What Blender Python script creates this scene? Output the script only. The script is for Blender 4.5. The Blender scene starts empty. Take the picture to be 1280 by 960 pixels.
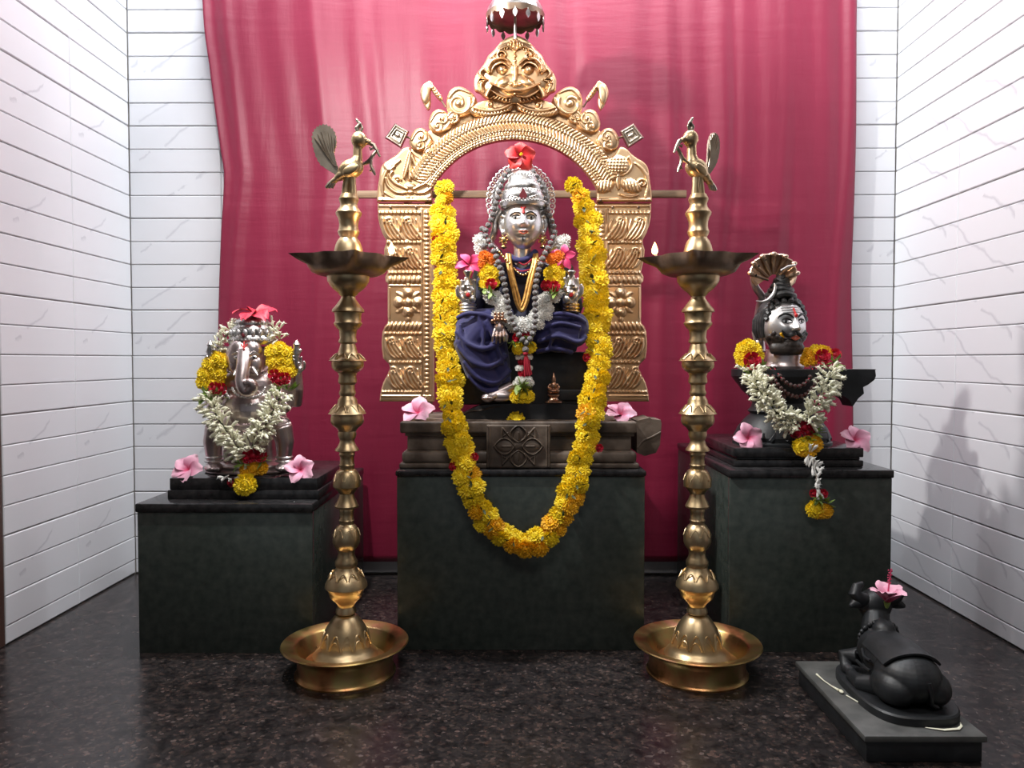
import bpy, bmesh, math, random
import numpy as np
from mathutils import Vector, Matrix, Euler
PI = math.pi
random.seed(7)
scene = bpy.context.scene
col = scene.collection

# ------------------------------------------------------------ camera
FPX = 950.0
CAM = Vector((0.0, -2.5, 0.71))
PITCH, YAW = math.radians(1.81), math.radians(0.36)
cd = bpy.data.cameras.new('camera')
cam = bpy.data.objects.new('camera', cd); col.objects.link(cam)
cd.sensor_width = 36; cd.lens = FPX / 1280 * 36; cd.clip_start = 0.02
cam.location = CAM
cam.rotation_euler = (PI/2 - PITCH, 0, YAW)
scene.camera = cam
RM = np.array(Euler((PI/2 - PITCH, 0, YAW)).to_matrix())

# ------------------------------------------------------------ world, lights, exposure
w = bpy.data.worlds.new('world'); scene.world = w; w.use_nodes = True
w.node_tree.nodes['Background'].inputs[0].default_value = (0.86, 0.92, 1.0, 1)
w.node_tree.nodes['Background'].inputs[1].default_value = 0.17
scene.view_settings.view_transform = 'Standard'
scene.view_settings.look = 'None'
scene.view_settings.gamma = 1
scene.view_settings.use_curve_mapping = False
scene.view_settings.exposure = 0.33
def area(name, loc, target, size, power, color, size_y=None):
    l = bpy.data.lights.new(name, 'AREA'); l.energy = power; l.color = color
    l.size = size
    if size_y: l.shape = 'RECTANGLE'; l.size_y = size_y
    o = bpy.data.objects.new(name, l); col.objects.link(o)
    o.location = loc
    o.rotation_euler = (Vector(target) - Vector(loc)).to_track_quat('-Z', 'Y').to_euler()
    return o
area('niche_tube_light', (0.0, -0.50, 2.44), (0.0, 0.0, 1.55), 1.9, 42, (0.90, 0.96, 1.0), 0.08)
area('wall_bulb', (-0.60, -0.92, 1.785), (0.5, -0.55, 0.9), 0.06, 18, (1.0, 0.98, 0.95))
area('hall_ceiling_light', (0.2, -2.3, 2.50), (0.1, -0.6, 0.6), 1.2, 15, (1.0, 0.96, 0.93), 0.6)

# ------------------------------------------------------------ pixel to world at a real depth
def Pn(px, py, D):
    px, py, D = np.broadcast_arrays(np.asarray(px, float), np.asarray(py, float), np.asarray(D, float))
    v = np.stack([(px-640)/FPX, (480-py)/FPX, -np.ones_like(px)], -1) @ RM.T
    return np.array(CAM) + v * (D / v[..., 1])[..., None]
def P(px, py, D): return Vector(Pn(px, py, D))
class Frame:
    def __init__(s, px, py, D, root=None):
        s.D = D; s.s = D / FPX; s.o = P(px, py, D); s.root = root
    def v(s, px, py, d=0.0): return P(px, py, s.D - d*s.s) - s.o
    def vn(s, px, py, d): return Pn(px, py, s.D - np.asarray(d)*s.s) - np.array(s.o)

# ------------------------------------------------------------ materials
def mat(name, base=(.5,.5,.5), rough=.5, metal=0.0, **kw):
    m = bpy.data.materials.new(name); m.use_nodes = True
    b = m.node_tree.nodes['Principled BSDF']
    b.inputs['Base Color'].default_value = (*base, 1)
    b.inputs['Roughness'].default_value = rough
    b.inputs['Metallic'].default_value = metal
    for k, v in kw.items(): b.inputs[k.replace('_', ' ')].default_value = v
    return m
def nd(m, t, **kw):
    n = m.node_tree.nodes.new(t)
    for k, v in kw.items(): setattr(n, k, v)
    return n
def lk(m, a, b): m.node_tree.links.new(a, b)
def ramp(m, fac, stops):
    r = nd(m, 'ShaderNodeValToRGB'); e = r.color_ramp.elements
    while len(e) < len(stops): e.new(0.5)
    for i, (p, c) in enumerate(stops): e[i].position = p; e[i].color = (*c, 1)
    lk(m, fac, r.inputs[0]); return r.outputs[0]
def noise(m, scale, detail=4, rough=.5, coord='Object', vec=None, stretch=None):
    if vec is None:
        vec = nd(m, 'ShaderNodeTexCoord').outputs[coord]
    if stretch:
        mp = nd(m, 'ShaderNodeMapping'); mp.inputs['Scale'].default_value = stretch; lk(m, vec, mp.inputs[0]); vec = mp.outputs[0]
    n = nd(m, 'ShaderNodeTexNoise'); n.inputs['Scale'].default_value = scale
    n.inputs['Detail'].default_value = detail; n.inputs['Roughness'].default_value = rough
    lk(m, vec, n.inputs['Vector']); return n.outputs['Fac']
def world_pos(m): return nd(m, 'ShaderNodeNewGeometry').outputs['Position']
def bs(m): return m.node_tree.nodes['Principled BSDF']
def bump(m, h, strength=.3, dist=.002):
    b = nd(m, 'ShaderNodeBump'); b.inputs['Strength'].default_value = strength; b.inputs['Distance'].default_value = dist
    lk(m, h, b.inputs['Height']); lk(m, b.outputs[0], bs(m).inputs['Normal'])
def varied(name, stops, scale, rough=.5, metal=0, bumpk=None, rvar=None, stretch=None, coord='Object', detail=5, **kw):
    m = mat(name, stops[0][1], rough, metal, **kw)
    f = noise(m, scale, detail, coord=coord, stretch=stretch)
    lk(m, ramp(m, f, stops), bs(m).inputs['Base Color'])
    if bumpk: bump(m, noise(m, bumpk[0], 4, coord=coord, stretch=stretch), bumpk[1], bumpk[2])
    if rvar:
        mr = nd(m, 'ShaderNodeMapRange'); mr.inputs['To Min'].default_value = rvar[0]; mr.inputs['To Max'].default_value = rvar[1]
        lk(m, noise(m, scale*1.7, 3), mr.inputs['Value']); lk(m, mr.outputs[0], bs(m).inputs['Roughness'])
    return m

# white marble-look ceramic tile, diagonal veins repeating every printed tile
M = {}
m = M['tile'] = mat('glazed_tile', (.78,.78,.80), .16)
g = nd(m, 'ShaderNodeNewGeometry')
mp = nd(m, 'ShaderNodeVectorMath', operation='MODULO'); mp.inputs[1].default_value = (.3,.3,.3)
ad = nd(m, 'ShaderNodeVectorMath', operation='ADD'); ad.inputs[1].default_value = (3.0+.035, 3.0, 3.0+.027)
lk(m, g.outputs['Position'], ad.inputs[0]); lk(m, ad.outputs[0], mp.inputs[0])
nz = nd(m, 'ShaderNodeTexNoise'); nz.inputs['Scale'].default_value = 7; nz.inputs['Detail'].default_value = 5
lk(m, mp.outputs[0], nz.inputs['Vector'])
sep = nd(m, 'ShaderNodeSeparateXYZ'); lk(m, mp.outputs[0], sep.inputs[0])
def mth(m, op, a, b=None):
    n = nd(m, 'ShaderNodeMath', operation=op)
    for i, x in enumerate((a, b)):
        if x is None: continue
        if isinstance(x, (int, float)): n.inputs[i].default_value = x
        else: lk(m, x, n.inputs[i])
    return n.outputs[0]
xy = mth(m, 'ADD', sep.outputs['X'], sep.outputs['Y'])
dg_ = mth(m, 'SUBTRACT', sep.outputs['Z'], mth(m, 'MULTIPLY', xy, .62))
dd = mth(m, 'ADD', dg_, mth(m, 'MULTIPLY', nz.outputs['Fac'], .10))
v1 = mth(m, 'ABSOLUTE', mth(m, 'SUBTRACT', dd, .06))
v2 = mth(m, 'ABSOLUTE', mth(m, 'SUBTRACT', dd, .205))
vv = mth(m, 'MINIMUM', v1, v2)
brk = noise(m, 9, 3, vec=mp.outputs[0])
va = mth(m, 'MULTIPLY', mth(m, 'SUBTRACT', 1.0, mth(m, 'MINIMUM', mth(m, 'MULTIPLY', vv, 130), 1.0)), mth(m, 'GREATER_THAN', brk, .42))
mx = nd(m, 'ShaderNodeMix', data_type='RGBA'); mx.inputs[6].default_value = (.72,.72,.75,1); mx.inputs[7].default_value = (.52,.52,.56,1)
lk(m, mth(m, 'MULTIPLY', va, .75), mx.inputs[0]); lk(m, mx.outputs[2], bs(m).inputs['Base Color'])
M['grout'] = varied('dirty_grout', [(.3,(.22,.20,.18)),(.6,(.45,.43,.41))], 14, .9)
M['plaster'] = varied('wall_paint', [(.3,(.50,.48,.46)),(.7,(.58,.56,.54))], 3, .8)
# brown-black flecked granite floor
m = M['floor'] = mat('flecked_granite', (.03,.025,.024), .14)
wp = world_pos(m)
vo = nd(m, 'ShaderNodeTexVoronoi'); vo.inputs['Scale'].default_value = 150; vo.inputs['Randomness'].default_value = 1; lk(m, wp, vo.inputs['Vector'])
cellc = nd(m, 'ShaderNodeSeparateColor'); lk(m, vo.outputs['Color'], cellc.inputs[0])
c1 = ramp(m, cellc.outputs[0], [(.0,(.016,.014,.015)),(.55,(.027,.023,.023)),(.80,(.042,.033,.030)),(.93,(.062,.042,.036)),(1.,(.095,.075,.07))])
c2 = ramp(m, noise(m, 30, 6, .65, vec=wp), [(.36,(.35,.34,.36)),(.54,(1.,1.,1.)),(.72,(1.8,1.5,1.4))])
mm = nd(m, 'ShaderNodeMix', data_type='RGBA', blend_type='MULTIPLY'); mm.inputs[0].default_value = 1
lk(m, c1, mm.inputs[6]); lk(m, c2, mm.inputs[7])
fl = ramp(m, noise(m, 24, 4, .6, vec=wp), [(.64,(0,0,0)),(.72,(1,1,1))])
mf = nd(m, 'ShaderNodeMix', data_type='RGBA'); mf.inputs[7].default_value = (.075,.040,.032,1)
lk(m, mth(m, 'MULTIPLY', fl, .6), mf.inputs[0]); lk(m, mm.outputs[2], mf.inputs[6]); lk(m, mf.outputs[2], bs(m).inputs['Base Color'])
mr = nd(m, 'ShaderNodeMapRange'); mr.inputs['To Min'].default_value = .12; mr.inputs['To Max'].default_value = .38
lk(m, noise(m, 3, 3, vec=wp), mr.inputs['Value']); lk(m, mr.outputs[0], bs(m).inputs['Roughness'])
M['green'] = varied('dark_green_granite', [(.25,(.028,.037,.032)),(.5,(.044,.055,.048)),(.75,(.064,.072,.064))], 45, .24, bumpk=None, detail=8)
M['black_granite'] = varied('polished_black_granite', [(.3,(.010,.010,.011)),(.7,(.035,.033,.034))], 60, .16, detail=6)
M['carved'] = varied('carved_brown_stone', [(.32,(.028,.020,.015)),(.48,(.095,.068,.050)),(.64,(.21,.165,.13))], 13, .55, bumpk=(60,.5,.002), detail=8)
M['oiled'] = varied('oiled_black_stone', [(.3,(.010,.010,.011)),(.6,(.026,.026,.028)),(.8,(.07,.068,.066))], 22, .38, bumpk=(70,.4,.0015))
M['matte_black'] = varied('matte_black_stone', [(.3,(.008,.009,.010)),(.65,(.018,.020,.023)),(.85,(.04,.04,.042))], 30, .48, bumpk=(90,.35,.001))
M['slabtop'] = varied('grey_worn_slab', [(.3,(.05,.052,.05)),(.7,(.12,.12,.115))], 20, .5, bumpk=(50,.3,.001))
M['wood'] = varied('weathered_batten', [(.3,(.16,.09,.05)),(.7,(.36,.24,.15))], 9, .6, stretch=(1,8,8), bumpk=(30,.4,.001))
M['jamb'] = varied('brown_painted_frame', [(.3,(.07,.03,.02)),(.7,(.11,.05,.035))], 6, .4)
M['gold'] = varied('embossed_gold_sheet', [(.25,(.58,.36,.20)),(.5,(.76,.52,.30)),(.78,(.85,.63,.41))], 8, .36, .95, bumpk=(160,.12,.0008), rvar=(.30,.48))
M['brass'] = varied('old_brass', [(.25,(.38,.27,.14)),(.5,(.56,.42,.24)),(.75,(.68,.54,.34))], 16, .32, .97, bumpk=(200,.1,.0005), rvar=(.26,.46))
M['brass_tray'] = varied('stained_brass', [(.28,(.26,.14,.05)),(.42,(.62,.30,.13)),(.56,(.55,.42,.16)),(.72,(.72,.38,.22))], 14, .3, 1.0, rvar=(.2,.45))
M['sooty'] = varied('sooty_brass', [(.3,(.16,.11,.08)),(.6,(.36,.26,.19)),(.8,(.50,.39,.29))], 22, .42, .9, bumpk=(120,.3,.001))
M['grey_brass'] = varied('grey_tarnished_brass', [(.3,(.30,.25,.20)),(.7,(.58,.50,.40))], 25, .36, 1.0, bumpk=(150,.2,.0006))
M['silver'] = varied('worn_silver', [(.25,(.58,.56,.55)),(.5,(.80,.78,.77)),(.8,(.90,.89,.88))], 26, .33, .92, bumpk=(180,.15,.0005), rvar=(.27,.42))
M['chased'] = varied('chased_silver', [(.3,(.30,.28,.27)),(.5,(.66,.64,.62)),(.8,(.86,.85,.84))], 60, .30, 1.0, bumpk=(130,.8,.0015))
M['pink_silver'] = varied('oiled_silver', [(.25,(.30,.22,.21)),(.5,(.62,.52,.51)),(.8,(.78,.72,.71))], 14, .3, .95, bumpk=(120,.2,.0008), rvar=(.22,.42))
M['copper'] = varied('dull_copper', [(.3,(.28,.13,.08)),(.7,(.62,.40,.28))], 40, .35, 1.0)
M['bronze_hood'] = varied('bronze_hood', [(.3,(.55,.38,.26)),(.7,(.92,.74,.58))], 30, .30, 1.0, bumpk=(140,.5,.001))
M['blue'] = varied('navy_cloth', [(.3,(.010,.010,.075)),(.7,(.018,.018,.125))], 9, .7, bumpk=(90,.2,.001), Sheen_Weight=.25)
M['dark_cloth'] = varied('dark_navy_cloth', [(.3,(.008,.009,.025)),(.7,(.014,.015,.045))], 9, .7)
M['gold_trim'] = varied('gold_brocade', [(.3,(.42,.19,.04)),(.7,(.80,.48,.14))], 120, .4, .6, bumpk=(300,.6,.001))
M['yellow'] = varied('marigold_petal', [(.3,(.92,.60,.002)),(.7,(.98,.80,.01))], 40, .6, Subsurface_Weight=0.0, Sheen_Weight=.1)
M['deep_yellow'] = varied('deep_marigold_petal', [(.3,(.80,.36,.002)),(.7,(.95,.55,.005))], 40, .6)
M['orange'] = varied('orange_petal', [(.3,(.78,.15,.004)),(.7,(.92,.28,.01))], 40, .6)
M['rose'] = varied('red_rose_petal', [(.3,(.40,.006,.022)),(.7,(.66,.02,.06))], 40, .5)
M['white'] = varied('white_petal', [(.3,(.82,.82,.78)),(.7,(.93,.93,.91))], 40, .6)
M['cream'] = varied('cream_bud', [(.3,(.74,.72,.52)),(.7,(.90,.88,.74))], 30, .5)
M['leaf'] = varied('green_leaf', [(.3,(.12,.22,.03)),(.7,(.36,.48,.12))], 30, .5)
M['darkleaf'] = varied('dark_stem', [(.3,(.03,.045,.012)),(.7,(.08,.10,.03))], 30, .6)
M['thread'] = mat('red_thread', (.45,.015,.04), .7)
M['grey_bead'] = varied('silver_grey_bead', [(.3,(.14,.13,.13)),(.7,(.34,.33,.33))], 90, .42, .45, bumpk=(260,1.,.0015))
M['brown_bead'] = varied('dark_brown_bead', [(.3,(.035,.015,.012)),(.7,(.11,.045,.035))], 90, .4, bumpk=(260,.8,.001))
M['gold_bead'] = mat('gold_bead', (.85,.62,.28), .25, 1.0)
M['ink'] = mat('black_enamel', (.012,.012,.013), .35)
M['hair'] = varied('black_carved_hair', [(.3,(.012,.012,.013)),(.7,(.05,.05,.05))], 60, .4, bumpk=(200,.5,.001))
M['beard'] = varied('dark_brown_beard', [(.3,(.014,.010,.008)),(.7,(.04,.028,.022))], 90, .45, bumpk=(260,.6,.001))
M['lip'] = mat('painted_lip', (.62,.14,.08), .35)
M['red_paint'] = mat('vermilion', (.55,.02,.02), .5)
M['kumkum'] = mat('dark_kumkum', (.16,.012,.02), .6)
M['eyewhite'] = mat('eye_silver', (.80,.80,.80), .3, .5)
def petal_mat(name, inner, outer, edge, rough=.5):
    m = mat(name, outer, rough); tc = nd(m, 'ShaderNodeTexCoord'); sp = nd(m, 'ShaderNodeSeparateXYZ'); lk(m, tc.outputs['Object'], sp.inputs[0])
    n = noise(m, 1.5, 4, stretch=(1,9,1))
    f = mth(m, 'ADD', sp.outputs['X'], mth(m, 'MULTIPLY', mth(m, 'SUBTRACT', n, .5), .25))
    lk(m, ramp(m, f, [(.08, inner), (.38, outer), (1., edge)]), bs(m).inputs['Base Color'])
    bs(m).inputs['Sheen Weight'].default_value = .1
    return m
M['pinkp'] = petal_mat('pink_petal', (.62,.06,.16), (.78,.30,.46), (.86,.50,.62))
M['magp'] = petal_mat('magenta_petal', (.45,.01,.06), (.72,.03,.16), (.80,.08,.24))
M['redp'] = petal_mat('scarlet_petal', (.35,.005,.02), (.66,.012,.02), (.74,.06,.05))
M['crimp'] = petal_mat('crimson_petal', (.36,.008,.025), (.60,.010,.035), (.66,.02,.06))
m = M['curtain'] = mat('crimson_satin', (.24,.010,.04), .47, Sheen_Weight=.26, Sheen_Roughness=.4)
f = noise(m, 2.2, 5, stretch=(1.4,1,.5))
lk(m, ramp(m, f, [(.3,(.17,.0055,.028)),(.7,(.225,.008,.038))]), bs(m).inputs['Base Color'])
bs(m).inputs['Sheen Tint'].default_value = (1,.45,.6,1)
ht = mth(m, 'ADD', noise(m, 5, 6, stretch=(2.2,1,.35)), mth(m, 'MULTIPLY', noise(m, 14, 4, stretch=(.25,1,2.0)), .35))
bump(m, ht, .35, .012)
m = M['flame'] = mat('flame', (1,.5,.1), .5)
b = bs(m); b.inputs['Emission Color'].default_value = (1,.52,.20,1); b.inputs['Emission Strength'].default_value = 9

# ------------------------------------------------------------ mesh helpers
def tag(o, label=None, cat=None, group=None, kind=None):
    if label: o['label'] = label
    if cat: o['category'] = cat
    if group: o['group'] = group
    if kind: o['kind'] = kind
    return o
def thing(name, label, cat, loc, group=None):
    o = bpy.data.objects.new(name, None); col.objects.link(o); o.location = loc; o.empty_display_size = .02
    return tag(o, label, cat, group)
def link(name, me, parent=None, m=None):
    o = bpy.data.objects.new(name, me); col.objects.link(o)
    if parent is not None: o.parent = parent
    if m is not None and not me.materials: me.materials.append(m)
    return o
class MB:
    def __init__(s): s.v = []; s.f = []
    def add(s, vs, fs):
        n = len(s.v); s.v += [tuple(x) for x in vs]; s.f += [tuple(i+n for i in q) for q in fs]; return s
    def ell(s, c, r, rot=None, seg=20, rings=12):
        if not hasattr(r, '__len__'): r = (r, r, r)
        vs = []; fs = []
        for i in range(rings+1):
            a = PI*i/rings
            for j in range(seg):
                b = 2*PI*j/seg
                p = Vector((r[0]*math.sin(a)*math.cos(b), r[1]*math.sin(a)*math.sin(b), r[2]*math.cos(a)))
                if rot is not None: p = rot @ p
                vs.append(p + Vector(c))
        for i in range(rings):
            for j in range(seg):
                a, b = i*seg+j, i*seg+(j+1) % seg
                fs.append((a, a+seg, b+seg, b))
        return s.add(vs, fs)
    def tube(s, pts, rad, seg=8, closed=False, flat=1.0, cap=True):
        pts = [Vector(p) for p in pts]; n = len(pts)
        if not hasattr(rad, '__len__'): rad = [rad]*n
        vs = []; fs = []; up = None
        for i, p in enumerate(pts):
            t = (pts[(i+1) % n]-pts[i-1]) if closed else (pts[min(i+1, n-1)]-pts[max(i-1, 0)])
            t = t.normalized() if t.length > 0 else Vector((0,0,1))
            if up is None:
                up = Vector((0,0,1)) if abs(t.z) < .9 else Vector((0,1,0))
            up = (up - t*up.dot(t)); up = up.normalized() if up.length > 1e-6 else t.orthogonal().normalized()
            sd = t.cross(up)
            for j in range(seg):
                a = 2*PI*j/seg
                vs.append(p + (up*math.cos(a)*flat + sd*math.sin(a))*rad[i])
        m_ = n if closed else n-1
        for i in range(m_):
            for j in range(seg):
                a, b = i*seg+j, i*seg+(j+1) % seg; k = ((i+1) % n)*seg
                fs.append((a, k+j, k+(j+1) % seg, b))
        if not closed and cap:
            fs.append(tuple(range(seg))); fs.append(tuple((n-1)*seg+j for j in reversed(range(seg))))
        return s.add(vs, fs)
    def lathe(s, prof, c=(0,0,0), seg=48, sx=1, sy=1):
        vs = []; fs = []
        for r, z in prof:
            for j in range(seg):
                a = 2*PI*j/seg; vs.append((c[0]+r*math.cos(a)*sx, c[1]+r*math.sin(a)*sy, c[2]+z))
        n = len(prof)
        for i in range(n-1):
            for j in range(seg):
                a, b = i*seg+j, i*seg+(j+1) % seg
                fs.append((a, b, b+seg, a+seg))
        if prof[0][0] > 1e-5: fs.append(tuple(reversed(range(seg))))
        if prof[-1][0] > 1e-5: fs.append(tuple((n-1)*seg+j for j in range(seg)))
        return s.add(vs, fs)
    def box(s, lo, hi, bev=0.0, seg=2):
        bm = bmesh.new(); bmesh.ops.create_cube(bm, size=1)
        lo, hi = Vector(lo), Vector(hi)
        for v in bm.verts:
            v.co = Vector([lo[k] + (v.co[k]+.5)*(hi[k]-lo[k]) for k in range(3)])
        if bev: bmesh.ops.bevel(bm, geom=bm.edges[:], offset=bev, segments=seg, affect='EDGES', profile=.5)
        bm.verts.index_update()
        s.add([v.co for v in bm.verts], [[v.index for v in f.verts] for f in bm.faces]); bm.free(); return s
    def prism(s, pts, vec, bev=0):
        """closed outline of 3D points extruded along vec"""
        n = len(pts); vec = Vector(vec)
        vs = [Vector(p) for p in pts] + [Vector(p)+vec for p in pts]
        fs = [tuple(reversed(range(n))), tuple(range(n, 2*n))] + [(i, (i+1) % n, n+(i+1) % n, n+i) for i in range(n)]
        return s.add(vs, fs)
    def build(s, name, m, parent=None, smooth=True, angle=40, remesh=None, it=3, factor=.6, kind=None, solid=None):
        me = bpy.data.meshes.new(name); me.from_pydata(s.v, [], s.f); me.validate()
        bm = bmesh.new(); bm.from_mesh(me)
        bmesh.ops.remove_doubles(bm, verts=bm.verts[:], dist=1e-6)
        bmesh.ops.recalc_face_normals(bm, faces=bm.faces[:]); bm.to_mesh(me); bm.free()
        o = link(name, me, parent, m)
        mods = False
        if remesh:
            r = o.modifiers.new('r', 'REMESH'); r.mode = 'VOXEL'; r.voxel_size = remesh; r.use_smooth_shade = True
            if it: q = o.modifiers.new('s', 'SMOOTH'); q.iterations = it; q.factor = factor
            mods = True
        if solid:
            q = o.modifiers.new('t', 'SOLIDIFY'); q.thickness = solid; q.offset = 0; mods = True
        if mods:
            dg = bpy.context.evaluated_depsgraph_get()
            me2 = bpy.data.meshes.new_from_object(o.evaluated_get(dg)); o.modifiers.clear(); o.data = me2; me2.name = name
            if not me2.materials: me2.materials.append(m)
        if smooth:
            o.data.shade_smooth() if hasattr(o.data, 'shade_smooth') else None
            if angle and not remesh:
                try: o.data.set_sharp_from_angle(angle=math.radians(angle))
                except Exception: pass
        if kind: o['kind'] = kind
        return o
def catmull(pts, n=8, closed=False):
    pts = [np.array(p, float) for p in pts]; N = len(pts); out = []
    rng = range(N) if closed else range(N-1)
    for i in rng:
        p0 = pts[(i-1) % N] if closed or i > 0 else pts[0]; p1 = pts[i]; p2 = pts[(i+1) % N]
        p3 = pts[(i+2) % N] if closed or i+2 < N else pts[-1]
        for k in range(n):
            t = k/n
            out.append(.5*((2*p1)+(-p0+p2)*t+(2*p0-5*p1+4*p2-p3)*t*t+(-p0+3*p1-3*p2+p3)*t**3))
    if not closed: out.append(pts[-1])
    return out

# ------------------------------------------------------------ relief plates (hammered sheet metal with real depth)
def poly_sdf(X, Y, pts):
    pts = np.array(pts, float); n = len(pts); d = np.full(X.shape, 1e9); ins = np.zeros(X.shape, bool)
    for i in range(n):
        a, b = pts[i], pts[(i+1) % n]; e = b-a; L = e@e
        if L < 1e-12: continue
        t = np.clip(((X-a[0])*e[0]+(Y-a[1])*e[1])/L, 0, 1)
        d = np.minimum(d, (X-a[0]-t*e[0])**2+(Y-a[1]-t*e[1])**2)
        if a[1] != b[1]:
            c = ((a[1] > Y) != (b[1] > Y)) & (X < (b[0]-a[0])*(Y-a[1])/(b[1]-a[1])+a[0]); ins ^= c
    d = np.sqrt(d); return np.where(ins, -d, d)
class Relief:
    """height field in photo-sized units, drawn with bosses, strokes and bead rows"""
    def __init__(s, outline, cell=.85, flip=None):
        s.out = np.array(outline, float); x0, y0 = s.out.min(0)-2; x1, y1 = s.out.max(0)+2
        s.X, s.Y = np.meshgrid(np.arange(x0, x1, cell), np.arange(y0, y1, cell)); s.cell = cell; s.x0 = x0; s.y0 = y0
        s.sdf = poly_sdf(s.X, s.Y, s.out)
        s.H = np.zeros(s.X.shape); s.flip = flip
    def _win(s, xa, xb, ya, yb):
        i0 = max(int((ya-s.y0)/s.cell)-1, 0); i1 = min(int((yb-s.y0)/s.cell)+2, s.X.shape[0])
        j0 = max(int((xa-s.x0)/s.cell)-1, 0); j1 = min(int((xb-s.x0)/s.cell)+2, s.X.shape[1])
        return (slice(i0, max(i1, i0)), slice(j0, max(j1, j0)))
    def boss(s, x, y, r, h, ry=None, ang=0, add=False):
        ry = ry or r; R = max(r, ry); w = s._win(x-R, x+R, y-R, y+R); X = s.X[w]-x; Y = s.Y[w]-y
        c, n = math.cos(ang), math.sin(ang); q = ((X*c+Y*n)/r)**2+((-X*n+Y*c)/ry)**2
        k = h*np.sqrt(np.clip(1-q, 0, 1))
        s.H[w] = s.H[w]+k if add else np.maximum(s.H[w], k); return s
    def stroke(s, pts, wd, h, add=False, taper=True):
        pts = catmull(pts, 6) if len(pts) > 2 else [np.array(p, float) for p in pts]
        A = np.array(pts); w = s._win(A[:,0].min()-wd, A[:,0].max()+wd, A[:,1].min()-wd, A[:,1].max()+wd)
        X, Y = s.X[w], s.Y[w]; K = np.zeros(X.shape); n = len(pts)-1
        for i in range(n):
            a, b = A[i], A[i+1]; e = b-a; L = e@e
            if L < 1e-9: continue
            t = np.clip(((X-a[0])*e[0]+(Y-a[1])*e[1])/L, 0, 1)
            ww = wd*((.35+.65*math.sin(PI*min(max((i+.5)/n, .08), .92))) if taper else 1)
            d2 = ((X-a[0]-t*e[0])**2+(Y-a[1]-t*e[1])**2)/ww**2
            K = np.maximum(K, h*np.sqrt(np.clip(1-d2, 0, 1)))
        s.H[w] = s.H[w]+K if add else np.maximum(s.H[w], K); return s
    def beads(s, p, q, r, h, step=None):
        p, q = np.array(p, float), np.array(q, float); L = np.linalg.norm(q-p); n = max(int(L/(step or 2.1*r)), 1)
        for i in range(n+1): c = p+(q-p)*i/n; s.boss(c[0], c[1], r, h)
        return s
    def spiral(s, x, y, r, turns, wd, h, a0=0, sgn=1):
        n = int(10*turns)+3; pts = [(x+r*(1-k/n*.92)*math.cos(a0+sgn*2*PI*turns*k/n), y+r*(1-k/n*.92)*math.sin(a0+sgn*2*PI*turns*k/n)) for k in range(n)]
        s.stroke(pts, wd, h, taper=False); return s.boss(x, y, max(wd, r*.25), h*1.3)
    def build(s, F, name, m, parent, d0=0, thick=3.0, rim=1.5, kind=None):
        # corner inside test, vertices just outside are pulled onto the outline
        inside = s.sdf < 0
        cellin = inside[:-1,:-1] | inside[1:,:-1] | inside[:-1,1:] | inside[1:,1:]
        gy, gx = np.gradient(s.sdf, s.cell); gl = np.hypot(gx, gy)+1e-9
        push = np.where(s.sdf > 0, s.sdf, 0)
        X = s.X-push*gx/gl; Y = s.Y-push*gy/gl
        edge = np.clip(-s.sdf/3.0, 0, 1); base = thick*(np.sqrt(1-(1-edge)**2))*.6+thick*.4
        Z = base+s.H*np.clip(-s.sdf/1.5, 0, 1)+d0
        if s.flip is not None: X = 2*s.flip-X
        idx = -np.ones(s.X.shape, int); need = np.zeros(s.X.shape, bool)
        need[:-1,:-1] |= cellin; need[1:,:-1] |= cellin; need[:-1,1:] |= cellin; need[1:,1:] |= cellin
        idx[need] = np.arange(need.sum())
        V = F.vn(X[need], Y[need], Z[need]); I, J = np.nonzero(cellin)
        Q = np.stack([idx[I,J], idx[I+1,J], idx[I+1,J+1], idx[I,J+1]], 1)
        if s.flip is not None: Q = Q[:, ::-1]
        # skirt to the back plane
        from collections import Counter
        E = np.concatenate([Q[:, [0,1]], Q[:, [1,2]], Q[:, [2,3]], Q[:, [3,0]]]); es = np.sort(E, 1)
        key = es[:,0].astype(np.int64)*10**7+es[:,1]; _, inv, cnt = np.unique(key, return_inverse=True, return_counts=True)
        be = E[cnt[inv] == 1]; n = len(V); bv = np.unique(be); mp_ = {int(v): n+i for i, v in enumerate(bv)}
        B = V[bv].copy(); B[:, 1] += (thick+d0*0+1.0)*F.s
        sk = [(int(b), int(a), mp_[int(a)], mp_[int(b)]) for a, b in be]
        me = bpy.data.meshes.new(name); me.from_pydata(np.concatenate([V, B]).tolist(), [], Q.tolist()+sk); me.validate()
        o = link(name, me, parent, m); me.shade_smooth()
        try: me.set_sharp_from_angle(angle=math.radians(75))
        except Exception: pass
        if kind: o['kind'] = kind
        return o
# ============================================================ the setting
XL, XR = -1.268, 1.232          # inner faces of the side walls
def slab_box(name, lo, hi, m, bev=0, parent=None, kind='structure'):
    o = MB().box(lo, hi, bev).build(name, m, parent, angle=30)
    if kind and parent is None: o['kind'] = kind
    return o
slab_box('floor', (-2.4, -6.0, -.05), (2.4, .10, 0), M['floor'])
slab_box('ceiling', (-2.4, -6.0, 2.60), (2.4, .10, 2.66), M['plaster'])
wb = slab_box('wall_back', (XL-.12, .006, 0), (XR+.12, .10, 2.60), M['grout'])
wl = slab_box('wall_left', (XL-.12, -.64, 0), (XL-.006, .005, 2.60), M['grout'])
wr = slab_box('wall_right', (XR+.006, -.72, 0), (XR+.12, .005, 2.60), M['grout'])
slab_box('wall_front_left', (-2.4, -.72, 0), (XL-.125, -.645, 2.60), M['plaster'])
slab_box('wall_front_right', (XR+.125, -.78, 0), (2.4, -.725, 2.60), M['plaster'])
slab_box('wall_hall_left', (-2.5, -6.0, 0), (-2.405, -.65, 2.60), M['plaster'])
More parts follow.
